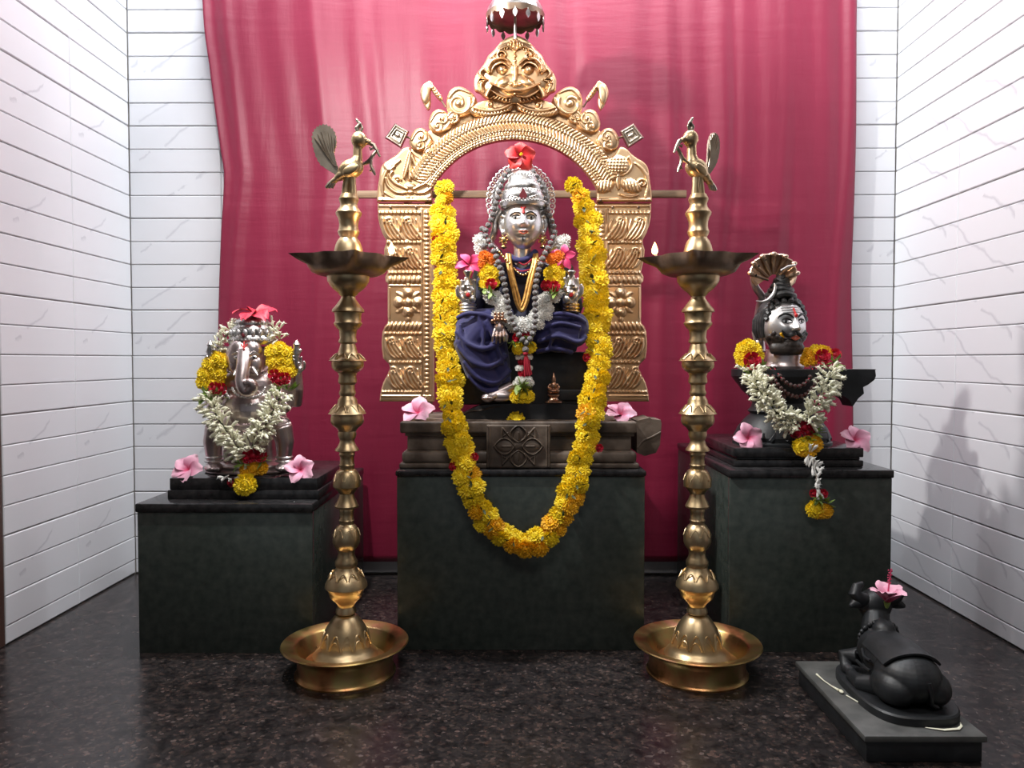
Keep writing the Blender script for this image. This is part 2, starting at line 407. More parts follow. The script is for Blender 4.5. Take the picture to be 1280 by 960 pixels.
slab_box('wall_hall_right', (2.405, -6.0, 0), (2.5, -.73, 2.60), M['plaster'])
def jamb(name, x0, x1, y0, y1):
    b = MB().box((x0, y0, 0), (x1, y1, 2.45), .004).box((x0+.008, y0-.012, 0), (x1-.02, y0+.001, 2.45), .003)
    o = b.build(name, M['jamb']); o['kind'] = 'structure'
jamb('trim_1', XL-.10, XL-.0005, -.715, -.642)
jamb('trim_2', XR+.004, XR+.10, -.80, -.722)

def tile_mesh(wd, ht):
    """one glazed strip lying in XZ, front at -Y, bevelled edge"""
    b = .0022; t = .006; g = .0009
    v = []
    for yy, ins in ((t, g), (b, g), (0, g+b)):
        for x, z in ((ins, ins), (wd-ins, ins), (wd-ins, ht-ins), (ins, ht-ins)): v.append((x, yy, z))
    f = [(8,9,10,11)]
    for r in (0, 4):
        for k in range(4): f.append((r+k, r+(k+1) % 4, r+4+(k+1) % 4, r+4+k))
    me = bpy.data.meshes.new('tile'); me.from_pydata(v, [], f); me.materials.append(M['tile']); return me
STR = .075
def tile_wall(wall, origin, axis, widths, rows=34, seed=1):
    rnd = random.Random(seed); cache = {}
    for r in range(rows):
        z0 = -.027+r*STR; h = STR
        if r == 0: z0, h = .001, .047
        big = r % 4 == 0                      # printed tile joint below this strip
        x = 0.0
        for wd in widths:
            key = (round(wd, 4), h, big)
            gap = .0016 if big else 0.0
            if key not in cache: cache[key] = tile_mesh(wd, h-gap)
            o = bpy.data.objects.new('tile', cache[key]); col.objects.link(o); o.parent = wall
            j = rnd.uniform(-.0006, .0006)
            if axis == 'x': o.location = (origin+x, j, z0+gap)
            elif axis == 'l': o.location = (XL-j, -x-wd, z0+gap); o.rotation_euler = (0, 0, PI/2)
            else: o.location = (XR+j, -x, z0+gap); o.rotation_euler = (0, 0, -PI/2)
            x += wd
tile_wall(wb, XL, 'x', [.30, .30, .35, .35, .30, .30, .30, .30], 34, 1)
tile_wall(wl, 0, 'l', [.325, .315], 34, 2)
tile_wall(wr, 0, 'r', [.355, .365], 34, 3)

# ------------------------------------------------------------ curtain
def curtain():
    D = 2.462; F = Frame(660, 700, D)
    t = thing('curtain', 'crimson satin curtain hanging over the tiled back wall behind the gold arch', 'curtain', F.o)
    left = catmull([(250,-220),(253,0),(262,85),(267,125),(276,190),(280,222),(276,300),(273,400),(272,520),(274,620),(276,702)], 10)
    right = catmull([(1076,-220),(1071,0),(1070,160),(1067,270),(1064,360),(1066,480),(1067,600),(1068,702)], 10)
    LY = np.array(left); RY = np.array(right)
    NX, NZ = 300, 110
    ys = np.linspace(-215, 702, NZ); us = np.linspace(0, 1, NX)
    U, Y = np.meshgrid(us, ys)
    XLc = np.interp(Y, LY[:,1], LY[:,0]); XRc = np.interp(Y, RY[:,1], RY[:,0])
    X = XLc+(XRc-XLc)*U
    rs = np.random.RandomState(4); d = np.zeros(X.shape)
    v = np.clip((Y+215)/917, 0, 1)
    for k in range(20):
        f0 = rs.uniform(2.5, 26); ph = rs.uniform(0, 6.28); a = 2.7/ (f0**.70)*(1+.8*np.sin(2*PI*U*rs.uniform(.5,2)+ph))
        d += a*np.sin(2*PI*f0*U+ph+rs.uniform(-2.2, 2.2)*v+.6*np.sin(3*v+ph))*(.9-.45*v)
    for c, s_, a in ((.02,.012,5),(.98,.012,5),(.155,.010,2.5),(.245,.012,-2.5),(.88,.012,3),(.80,.01,-2.6),(.70,.012,2.2)):
        d += a*np.exp(-((U-c-.012*np.sin(5*v))/s_)**2)*(1-.3*v)
    for y0, a in ((130, .5), (268, .8), (300, -.7), (365, .6), (470, .7)):
        d += a*np.exp(-((Y-y0-6*np.sin(9*U+y0))/3.0)**2)*(.4+.6*np.sin(7*U+y0*.1)**2)
    d = np.clip(d, -7, 14)
    V = F.vn(X, Y, d).reshape(-1, 3)
    idx = np.arange(NX*NZ).reshape(NZ, NX)
    Q = np.stack([idx[:-1,:-1], idx[1:,:-1], idx[1:,1:], idx[:-1,1:]], -1).reshape(-1, 4)
    me = bpy.data.meshes.new('cloth'); me.from_pydata(V.tolist(), [], Q.tolist())
    o = link('cloth', me, t, M['curtain']); me.shade_smooth()
    q = o.modifiers.new('t', 'SOLIDIFY'); q.thickness = .002; q.offset = 0
    b = MB(); y = F.v(650, -205, 4)
    b.tube([F.v(235, -214, 3), F.v(1095, -214, 3)], .008, 12)
    b.build('curtain_rod', M['wood'], t)
    for px in (240, 1090):
        MB().box(F.v(px, -208, 6), F.v(px+9, -222, -22), .001).build('rod_bracket', M['wood'], t)
curtain()

# ------------------------------------------------------------ three granite plinths
def plinth(px0, px1, ytop, D, label, cap=True, captick=.03):
    a = P(px0, 800, D); b = P(px1, 800, D); z1 = P(px0, ytop, D).z; y0 = a.y
    t = thing('plinth', label, 'plinth', ((a.x+b.x)/2, y0, 0), 'green granite plinths')
    x0, x1 = -(b.x-a.x)/2, (b.x-a.x)/2; back = -.075-y0
    zc = z1-captick if cap else z1
    # separate stone panels: front, two sides, joints visible at the corners
    MB().box((x0, 0, 0), (x1, .018, zc-.0005), .0012).build('front_panel', M['green'], t, angle=30)
    for s in (0, 1):
        xa = x0 if s == 0 else x1-.018
        MB().box((xa, .0185, 0), (xa+.018, back, zc-.0005), .0012).build('side_panel', M['green'], t, angle=30)
    MB().box((x0-.003, -.006, zc), (x1+.003, back, z1), .004).build('top_slab', M['black_granite'], t, angle=30)
    return t, a.x, b.x, y0, z1
pl_l = plinth(174, 391, 629, 1.815, 'left green granite plinth with a black top, under the silver elephant-headed idol', captick=.022)
pl_c = plinth(497, 805, 588, 1.84, 'wide middle green granite plinth behind the hanging yellow garland', captick=.014)
pl_r = plinth(911, 1112, 587, 1.83, 'right green granite plinth with a black top, under the silver moustached head', captick=.020)
# strip of the floor-level tile is left bare below the curtain

# stepped black base slabs that carry the side idols
def base_slab(px0, px1, y0, y1, D, depth, label, steps, mat_=None):
    a = P(px0, y1, D); b = P(px1, y0, D); t = thing('base_slab', label, 'stone slab', ((a.x+b.x)/2, a.y, a.z))
    hw = (b.x-a.x)/2; H = b.z-a.z; mbs = MB()
    n = len(steps)
    for i, (ins, h0, h1) in enumerate(steps):
        MB().box((-hw+ins, ins, h0*H), (hw-ins, depth-ins, h1*H), .003).build('slab_step' if i < n-1 else 'slab_top', mat_ or M['black_granite'], t, angle=30)
    return t, a.z, b.z
ZL = pl_l[4]; ZR = pl_r[4]; ZC = pl_c[4]
def yz(z, D):        # photo row of a height at depth D
    p = Vector((0, CAM.y+D, z)) - CAM; q = np.array(p) @ RM; return 480-FPX*q[1]/-q[2]
bl = base_slab(209, 398, 598, yz(ZL, 1.865), 1.865, .34, 'black granite slab between the left plinth and the elephant-headed idol', [(.0, 0.0, .45), (.004, .45, 1.0)])
br = base_slab(918, 1080, 560, yz(ZR, 1.875), 1.875, .36, 'black granite slab between the right plinth and the black flared pedestal', [(-.0, 0, .35), (.006, .35, .5), (.0, .5, 1.0)])

# ------------------------------------------------------------ carved stone pedestal with spout
def pedestal():
    D = 1.875; F = Frame(650, yz(ZC, D), D)
    t = thing('carved_pedestal', 'carved brown stone pedestal with a flower panel and side spout on the middle plinth', 'pedestal', F.o)
    hb = F.v(650, 586)[2]*0; dep = .36
    zt = F.v(650, 527)[2]
    def layer(name, x0, x1, ya, yb, d=0, bev=.004, dy=0):
        za, zb = max(F.v(650, yb)[2], 0), F.v(650, ya)[2]
        MB().box((F.v(x0, 560)[0], -d+dy, za), (F.v(x1, 560)[0], dep, zb), bev, 3).build(name, M['carved'], t, angle=35)
    layer('base_course', 499, 799, 579, 590, .004)
    layer('lower_torus', 502, 796, 564, 579.5, .003, .010)
    layer('neck_course', 508, 790, 545, 564.5, dy=.014)
    layer('groove_course', 506, 793, 541, 545.5, dy=.006, bev=.001)
    layer('top_course', 500, 796, 527, 541.5, .004, .005)
    # flower panel
    R = Relief([(608,531),(688,531),(688,585),(608,585)], .45)
    for x in (609.5, 612.5, 683.5, 686.5): R.stroke([(x,531),(x,585)], 1.0, 1.6, taper=False)
    cx, cy = 648, 558
    for a, L, wd in ((0,27,8),(PI,27,8),(PI/2,23,8),(-PI/2,23,8)):
        q = lambda t_, o_: (cx+math.cos(a)*t_-math.sin(a)*o_, cy+math.sin(a)*t_+math.cos(a)*o_)
        R.boss(*q(L*.56, 0), L*.46, 2.2, wd*.85, a)
        for sg in (-1, 1): R.stroke([q(5+(L-2)*t_, sg*wd*1.25*math.sin(PI*t_)**.8) for t_ in (0,.1,.25,.45,.65,.85,.95,1)], 1.0, 2.8, taper=False)
        R.stroke([q(L*.35,0), q(L*.75,0)], .9, 1.5, add=True)
    for sx in (-1, 1):
        for sy in (-1, 1):
            R.stroke([(cx+sx*8, cy+sy*9), (cx+sx*20, cy+sy*23)], 1.0, 2.2, taper=False); R.stroke([(cx+sx*20, cy+sy*23), (cx+sx*21, cy+sy*9)], 1.0, 2.2, taper=False)
            R.stroke([(cx+sx*13, cy+sy*17), (cx+sx*20, cy+sy*12)], .8, 1.6, taper=False)
    R.boss(cx, cy, 6.5, 2.6)
    R.build(F, 'flower_panel', M['carved'], t, d0=2, thick=2.5)
    # spout at the right
    o = [(796,526),(812,522),(815,524),(826,525),(827,530),(825,556),(820,566),(806,570),(796,566)]
    pts = [F.v(x, y, -16) for x, y in o]
    MB().prism(pts, (0, .10, 0)).build('spout', M['carved'], t, angle=30)
    MB().tube([F.v(x, y, -15.5) for x, y in catmull([(797,560),(804,551),(815,546),(826,540)], 5)], .0025, 6).build('spout_ridge', M['carved'], t)
    return t
pedestal()

# ------------------------------------------------------------ batten on the wall behind the arch
def batten():
    F = Frame(650, 243, 2.20)
    t = thing('mounting_batten', 'thin wooden batten running behind the gold arch in front of the curtain', 'batten', F.o)
    MB().box(F.v(446, 247, 3), F.v(857, 239, -3), .0008).build('rail', M['wood'], t)
    for px in (500, 790):
        MB().box((F.v(px,247)[0], .006, F.v(px,247)[2]), (F.v(px+6,240)[0], -F.o.y-.006, F.v(px,240)[2]), .0008).build('wall_arm', M['wood'], t)
batten()

# ------------------------------------------------------------ gold arch
AF = Frame(644, 503, 2.15)
def gold_arch():
    F = AF
    t = thing('gold_arch', 'embossed gold sheet arch with scroll crest and fluted pillars around the seated idol', 'arch', F.o)
    C = 643.0
    # --- pillars: drawn for the left side, mirrored for the right
    def pillar(flip):
        xi = 543
        out = [(472,254),(xi,254),(xi,502),(475,502)]
        prof = [(502,474.5),(495,475),(488,476),(478,479),(468,484),(460,487.5),(455,486),(448,479),(438,477.5),(428,477),(415,478),(408,480.5),(404,484),(400,485),(396,484.5),(375,484.5),(355,484.5),(352,482),(346,481.5),(340,484.5),(333,483),(325,481),(312,480),(306,482),(300,482.5),(292,478),(282,474.5),(272,472.5),(262,472),(254,472)]
        out = [(xi,254),(xi,502)]+[(x, y) for y, x in prof]
        R = Relief(out, .75, flip=C if flip else None)
        # inner border with beads
        R.stroke([(527,262),(527,498)], 1.3, 1.6, taper=False); R.stroke([(540,262),(540,498)], 1.3, 1.6, taper=False)
        R.beads((533.5,266),(533.5,496), 3.0, 2.4, 5.5)
        # header strip, rivets
        R.stroke([(472,257),(543,257)], 2.0, 1.2, taper=False)
        R.beads((474,266),(524,266), 2.5, 2.4, 4.6)
        def leaves(y0, y1, x0, x1, flipv=False):
            n = 2; W = (x1-x0)/n
            for k in range(n):
                xa = x0+k*W; h = y1-y0
                Y = (lambda q: y1-q*h) if flipv else (lambda q: y0+q*h)
                for j, off in enumerate((0, 6, 12, 18)):
                    R.stroke([(xa+W*.10+off*.55, Y(.10+.02*j)), (xa+W*.14+off*.75, Y(.45)), (xa+W*.35+off*.9, Y(.80)), (xa+W*.62+off*.75, Y(.97))], 2.1, 3.0)
                R.spiral(xa+W*.46, Y(.24), 6.0, 1.2, 1.6, 2.6, a0=PI)
                R.stroke([(xa+W*.85, Y(.15)), (xa+W*.98, Y(.5)), (xa+W*.92, Y(.9))], 1.6, 2.2)
        leaves(270, 300, 476, 524)
        R.stroke([(482,303),(524,303)], 1.8, 1.6, taper=False); R.beads((484,303),(524,303), 2.4, 2.8, 5)
        leaves(308, 336, 483, 524)
        R.beads((486,341),(524,341), 2.2, 2.6, 4.4)
        for k in range(7): R.boss(487+k*6, 350, 3.2, 2.8, 5.2, .35)
        R.stroke([(484,357),(526,357)], 1.2, 1.4, taper=False)
        # quatrefoil rosette
        cx, cy = 510, 378
        R.stroke([(487,360),(487,397)], 1.0, 1.2, taper=False)
        for a in range(4):
            an = a*PI/2
            R.boss(cx+11*math.cos(an), cy+12*math.sin(an), 7.2, 3.2); R.boss(cx+11*math.cos(an), cy+12*math.sin(an), 3.2, 2.0, add=True)
            an += PI/4; R.boss(cx+12*math.cos(an), cy+12*math.sin(an), 5.5, 2.2, 3.0, an)
            R.stroke([(cx+14*math.cos(an), cy+14*math.sin(an)), (cx+19*math.cos(an), cy+17*math.sin(an))], 1.5, 1.6)
        for an in (-PI/2, PI/2): R.boss(cx, cy+21*math.sin(an), 3.2, 2.4, 4.2)
        R.boss(cx, cy, 5.8, 5.2)
        # fluted cap
        for k in range(9): R.boss(483+k*5.2, 408, 2.6, 2.8, 6.0, .45)
        R.beads((482,417),(525,417), 2.4, 2.6, 4.8)
        leaves(421, 448, 480, 525); R.beads((488,453),(525,453), 2.3, 2.8, 4.8)
        leaves(457, 486, 482, 525)
        R.beads((478,490),(526,490), 1.9, 2.2, 3.9); R.stroke([(475,495),(543,495)], 1.0, 1.4, taper=False)
        o = R.build(F, 'pillar', M['gold'], t, d0=0, thick=4)
        for rx, ry in ((488,259),(520,259),(532,498)):
            x = 2*C-rx if flip else rx
            MB().ell(F.v(x, ry, 5.4), (1.7*F.s, 1.0*F.s, 1.7*F.s), seg=10, rings=6).build('rivet', M['sooty'], o)
        return o
    pillar(False); pillar(True)
    # --- corner pieces
    def corner(flip):
        out = catmull([(471,252),(472,236),(474,222),(476,210),(481,203),(489,198),(496,193),(503,186),(511,184),(516,191),(522,196),(530,198),(540,199),(551,204),(553,214),(546,222),(541,232),(540,244),(541,252)], 5)
        R = Relief(out, .75, flip=C if flip else None)
        R.stroke([(473,250),(541,250)], 2.4, 2.2, taper=False)
        if not flip:
            R.stroke([(513,190),(510,205),(505,222)], 3.0, 4.0); R.stroke([(513,190),(520,208),(524,222)], 2.4, 3.0); R.stroke([(513,196),(512,224)], 2.2, 3.4)
            for sx in (-1, 1):
                x = lambda q: 513+sx*q
                R.stroke([(x(4),236),(x(12),232),(x(20),228),(x(26),220),(x(22),214)], 2.2, 3.2)
                R.stroke([(x(6),241),(x(18),240),(x(28),232),(x(31),222)], 2.0, 2.8)
                R.stroke([(x(20),208),(x(28),212),(x(34),204)], 2.2, 3.0)
                R.spiral(x(17), 225, 5, 1.2, 1.5, 2.4, a0=0, sgn=sx)
                R.stroke([(x(2),247),(x(20),247),(x(36),238)], 1.6, 2.0)
            R.boss(513,233,7,3.0,4); R.boss(513,240,5,2.6,3)
            R.stroke([(479,244),(478,228),(484,212),(494,203)], 2.4, 2.6)
            R.stroke([(500,200),(490,210),(488,222)], 2.0, 2.6)
        else:
            # conch-like boss over a barrel with scrolls
            R.boss(514, 206, 17, 5.5, 12, -.25)
            for k in range(7):
                for j in range(5): R.boss(502+k*4+j*.6, 198+j*4, 1.4, 1.3, add=True)
            R.stroke([(512,214),(514,226),(513,236)], 2.6, 3.4); R.stroke([(500,196),(496,206),(502,216),(512,220)], 1.6, 3)
            R.stroke([(528,196),(532,206),(527,216),(516,220)], 1.6, 3)
            for sx in (-1, 1):
                x = lambda q: 514+sx*q
                R.boss(x(17), 232, 13, 4.5, 9, sx*.35)
                for k in range(6): R.stroke([(x(7+k*4),225+k*.6),(x(9+k*4),239-k*.3)], .9, 1.4, add=True, taper=False)
                R.spiral(x(31), 229, 6, 1.3, 1.6, 3.0, a0=0, sgn=sx)
            R.stroke([(479,246),(476,228),(482,213),(492,204)], 2.2, 2.6); R.stroke([(488,244),(500,246),(512,243)], 1.6, 2.4)
        o = R.build(F, 'corner_plate', M['gold'], t, d0=1.5, thick=4)
        for rx in (478, 535):
            MB().ell(F.v(2*C-rx if flip else rx, 250, 8), (1.6*F.s, 1*F.s, 1.6*F.s), seg=10, rings=6).build('rivet', M['sooty'], o)
    corner(False); corner(True)
    # --- round arch band
    cx, cy = C, 292; Ri, Ro = 117, 152
    a0, a1 = math.radians(208), math.radians(332)
    arc = lambda r, n=60, e=0.0: [(cx+r*math.cos(a0-e+(a1-a0+2*e)*k/n), cy+r*math.sin(a0-e+(a1-a0+2*e)*k/n)) for k in range(n+1)]
    R = Relief(arc(Ro)+arc(Ri)[::-1], .75)
    for r, n, br_, h in ((Ri+4, 62, 2.4, 2.0), (Ri+9.5, 74, 1.7, 2.2), (Ri+25, 74, 2.4, 2.6)):
        for k in range(n+1):
            a = a0+(a1-a0)*k/n; R.boss(cx+r*math.cos(a), cy+r*math.sin(a), br_, h)
    for k in range(67):      # twisted rope
        a = a0+(a1-a0)*k/66; b_ = a+.030
        R.stroke([(cx+(Ri+27)*math.cos(a), cy+(Ri+27)*math.sin(a)), (cx+(Ri+33.5)*math.cos(b_), cy+(Ri+33.5)*math.sin(b_))], 2.0, 2.8)
        R.stroke([(cx+(Ri+13)*math.cos(b_), cy+(Ri+13)*math.sin(b_)), (cx+(Ri+21)*math.cos(a), cy+(Ri+21)*math.sin(a))], 1.9, 2.6)
    for r in (Ri+1, Ri+7, Ri+12, Ri+23.5):
        A = np.hypot(R.X-cx, R.Y-cy); R.H = np.maximum(R.H, 2.0*np.sqrt(np.clip(1-((A-r)/1.1)**2, 0, 1)))
    R.build(F, 'arch_band', M['gold'], t, d0=2.5, thick=4)
    back = arc(Ro+15, 60, .02)+arc(Ro-6, 60, .02)[::-1]
    R = Relief(back, 1.2); R.build(F, 'backing_sheet', M['gold'], t, d0=-2.5, thick=2.5)
    # --- scroll lobes stepping up each side
    def lobe(x, y, r, flip, ang, big=False):
        n = 26; out = []
        for k in range(n):
            a = 2*PI*k/n; rr = r*(1+.07*math.cos(3*a+ang))
            out.append((x+rr*math.cos(a), y+rr*.98*math.sin(a)))
        R = Relief(out, .7, flip=C if flip else None)
        R.boss(x, y, r*.9, 2.0)
        if big:
            R.spiral(x-3, y+1, r*.78, 1.5, r*.12, 4.0, a0=ang); R.boss(x-3, y+1, r*.24, 6.0)
            R.stroke([(x+r*.1, y+r*.7), (x+r*.7, y+r*.25), (x+r*.9, y-r*.3)], 2.2, 3.5)
            R.stroke([(x-r*.8, y-r*.3), (x-r*.2, y-r*.85), (x+r*.6, y-r*.6)], 2.2, 3.5)
        else:
            dx, dy = math.cos(ang), math.sin(ang)
            R.spiral(x+dx*r*.28, y+dy*r*.28, r*.46, 1.2, r*.11, 4.0, a0=ang)
            R.spiral(x-dx*r*.42+1, y-dy*r*.42, r*.40, 1.2, r*.11, 3.6, a0=ang+2, sgn=-1)
            R.stroke([(x-r*.8, y), (x-r*.3, y-r*.75), (x+r*.4, y-r*.8)], 1.8, 3.0); R.stroke([(x+r*.85, y), (x+r*.4, y+r*.6), (x-r*.3, y+r*.8)], 1.8, 3.0)
        R.build(F, 'scroll_lobe', M['gold'], t, d0=1.0, thick=5)
    for fl in (False, True):
        lobe(526, 175, 14.5, fl, -1.2); lobe(550, 152, 15, fl, -.9); lobe(536,190,8,fl,-.4); lobe(576, 128, 19.5, fl, -.4, True)
        lobe(566, 147, 9, fl, -.6)
    # garland strips beneath the face
    for fl in (False, True):
        out = catmull([(588,141),(600,146),(616,146),(634,140),(641,134),(640,126),(624,122),(604,126),(590,133)], 5, closed=True)
        R = Relief(out, .7, flip=C if fl else None)
        for k in range(12): R.stroke([(591+k*4.0, 138+3.5*math.sin(k*.3)), (594+k*3.9, 144-abs(k-5)*.55)], 1.7, 2.6)
        R.stroke([(592,134),(608,138),(626,136),(640,129)], 2.6, 3.4); R.spiral(613,131,5,1.2,1.5,3,a0=1)
        R.build(F, 'scroll_strip', M['gold'], t, d0=5, thick=4)
    # --- lion face crest
    half = [(644,44),(637,46),(628,51),(622,57),(616,64),(610,70),(606,78),(602,84),(597,90),(593,98),(592.5,106),(594,113),(600,116),(605,121),(612,124),(622,127),(632,130),(644,131)]
    out = [tuple(p) for p in catmull(half, 4)]; out += [(2*644-x, y) for x, y in out[::-1][1:-1]]
    R = Relief(out, .6)
    R.boss(644, 92, 44, 6, 40); R.boss(644, 106, 20, 4, 14, add=True)
    for s in (-1, 1):
        x = lambda q: 644+s*q
        R.boss(x(16.5), 87, 7.5, 12.5, 7); R.boss(x(16.5), 87, 3.6, 1.8, add=True)
        R.stroke([(x(8),84),(x(16),78),(x(26),82),(x(30),90)], 2.2, 12.0)
        R.stroke([(x(5),80),(x(14),73),(x(26),74),(x(33),82),(x(32),90)], 2.4, 11.0)
        R.spiral(x(18), 69, 6.5, 1.3, 2.0, 9.5, a0=0, sgn=s); R.spiral(x(29), 74, 4.5, 1.2, 1.6, 8, a0=1, sgn=s)
        R.stroke([(x(33),92),(x(40),86),(x(44),92),(x(38),98)], 2.6, 8)          # ear
        for k in range(6): R.stroke([(x(34+k*2.4),100+k*.5),(x(44-k*.5),98+k*3.2),(x(47-k*1.6),104+k*2.6)], 1.2, 6.0)
        R.boss(x(14), 103, 12, 11.5, 8, s*.35)                                     # cheek
        R.boss(x(5.5), 105, 4.2, 13.5, 3.4); 
        R.stroke([(x(0),113),(x(10),112),(x(20),109),(x(31),104)], 2.0, 13.0)
        R.stroke([(x(3),120),(x(14),121),(x(25),116),(x(33),110)], 2.3, 11.5)
        R.stroke([(x(29),107),(x(33),113),(x(36),120),(x(34),125)], 3.2, 14.0)     # tusk
        for k in range(6): R.stroke([(x(6+k*4),122-k*.4),(x(7+k*4.6),127-k*.9)], 1.5, 8.5)
        for k in range(5): R.stroke([(x(2+k*3.2),50+k*2.2),(x(3+k*3.8),59+k*1.6)], 1.3, 6.5)
        R.stroke([(x(2),62),(x(10),58),(x(20),62),(x(26),68)], 1.8, 8.0)
    R.stroke([(644,84),(644,100)], 4.0, 12.0); R.boss(644,106,4.5,14.5,3.6)
    for yy in (64, 70, 76, 81): R.boss(644, yy, 2.2, 10)
    R.boss(644, 117, 4, 10, 3)
    R.build(F, 'lion_face_crest', M['gold'], t, d0=4, thick=5)
    # --- free-standing finials
    for fl in (False, True):
        X = (lambda q: 2*C-q) if fl else (lambda q: q)
        out = catmull([(525.5,114),(528,107),(534,102),(538,101),(541,105),(547,113),(553,122),(552,126),(549,125),(542,117),(539,112),(538,118),(538.5,128),(537,135),(534.5,137),(530,131),(526,122)], 4, closed=True)
        R = Relief(out, .5, flip=C if fl else None)
        R.boss(532,118,6,3.5,13,.15); R.beads((541,109),(550,122),1.6,2.4,3.6)
        o = R.build(F, 'plume_finial', M['gold'], t, d0=0, thick=3)
        MB().tube([F.v(X(551), 124, 1), F.v(X(557), 134, 1)], 1.1*F.s, 8).build('pin', M['sooty'], o)
        sq = [(492,153),(509,163),(499,184),(479,171)]; sq = [(x+2, y+1) for x, y in sq]
        R = Relief(sq, .5, flip=C if fl else None)
        m_ = np.mean(sq, 0)
        for q in (.86, .55):
            p = [tuple(m_+(np.array(k)-m_)*q) for k in sq]
            for i in range(4): R.stroke([p[i], p[(i+1) % 4]], 1.2, 1.9, taper=False)
        R.boss(m_[0], m_[1], 4, 2.2, 2.6, .6)
        o = R.build(F, 'square_finial', M['grey_brass'], t, d0=0, thick=3)
        MB().tube([F.v(X(505), 170, -1), F.v(X(517), 174, -1)], 1.3*F.s, 8).build('pin', M['sooty'], o)
    # plain strut behind each pillar that ties the sheet to the pedestal
    for px in (536, 750):
        MB().box((F.v(px-4,500)[0], .004, P(650,527,1.875).z-F.o.z+.0003), F.v(px+4, 250, -3), .0008).build('back_strut', M['sooty'], t)
gold_arch()

# ------------------------------------------------------------ parasol over the arch
def parasol():
    F = Frame(644, 46, 2.13)
    t = thing('small_parasol', 'small dark silver parasol with hanging leaf drops above the lion crest', 'parasol', F.o)
    s = F.s; c = F.v(644, 21)
    prof = [(35.5,0),(35.5,1.5),(34,8),(29,16),(20,22.5),(10,26),(4,27.5),(3.5,30),(2,33),(0,34)]
    MB().lathe([(r*s, z*s) for r, z in prof[:1]+prof[1:]], c, 40).build('canopy', M['chased'], t)
    b = MB()
    inner = [(34.6,-.3),(33,7),(28,14.5),(19,21),(9,24.4),(0.01,25.5)]
    b.lathe([(r*s, z*s) for r, z in inner][::-1], c, 40); b.build('lining', M['sooty'], t)
    b = MB(); n = 16                                       # scalloped valance
    vs = []; fs = []; K = n*6
    for k in range(K):
        a = 2*PI*k/K; dz = 3.5+3.0*abs(math.sin(n*a/2))
        for rr, z in ((35.9, 1.2), (35.3, -dz)):
            vs.append((c[0]+rr*s*math.cos(a), c[1]+rr*s*math.sin(a), c[2]+z*s))
    for k in range(K): a = 2*k; e = 2*((k+1) % K); fs.append((a, a+1, e+1, e))
    b.add(vs, fs); b.build('valance', M['sooty'], t, solid=.0012)
    base = None
    drop = [(0,0),(1.6,-1.5),(3.0,-4.5),(2.4,-7.5),(0,-11),(-2.4,-7.5),(-3.0,-4.5),(-1.6,-1.5)]
    for k in range(14):
        a = 2*PI*(k+.5)/14; p = Vector(c)+Vector((35.6*s*math.cos(a), 35.6*s*math.sin(a), -3*s))
        if base is None:
            mb = MB().prism([(x*s, -.6*s, z*s-1.5*s) for x, z in drop], (0, 1.2*s, 0)); mb.tube([(0,0,0),(0,0,-2.2*s)], .5*s, 5)
            base = mb.build('leaf_drop', M['chased'], t); o = base
        else:
            o = bpy.data.objects.new('leaf_drop', base.data); col.objects.link(o); o.parent = t
        o.location = p; o.rotation_euler = (0, 0, a+PI/2)
    MB().tube([F.v(644, 49), F.v(644, 0)], [2.0*s, 1.4*s], 10).build('pole', M['silver'], t)
parasol()

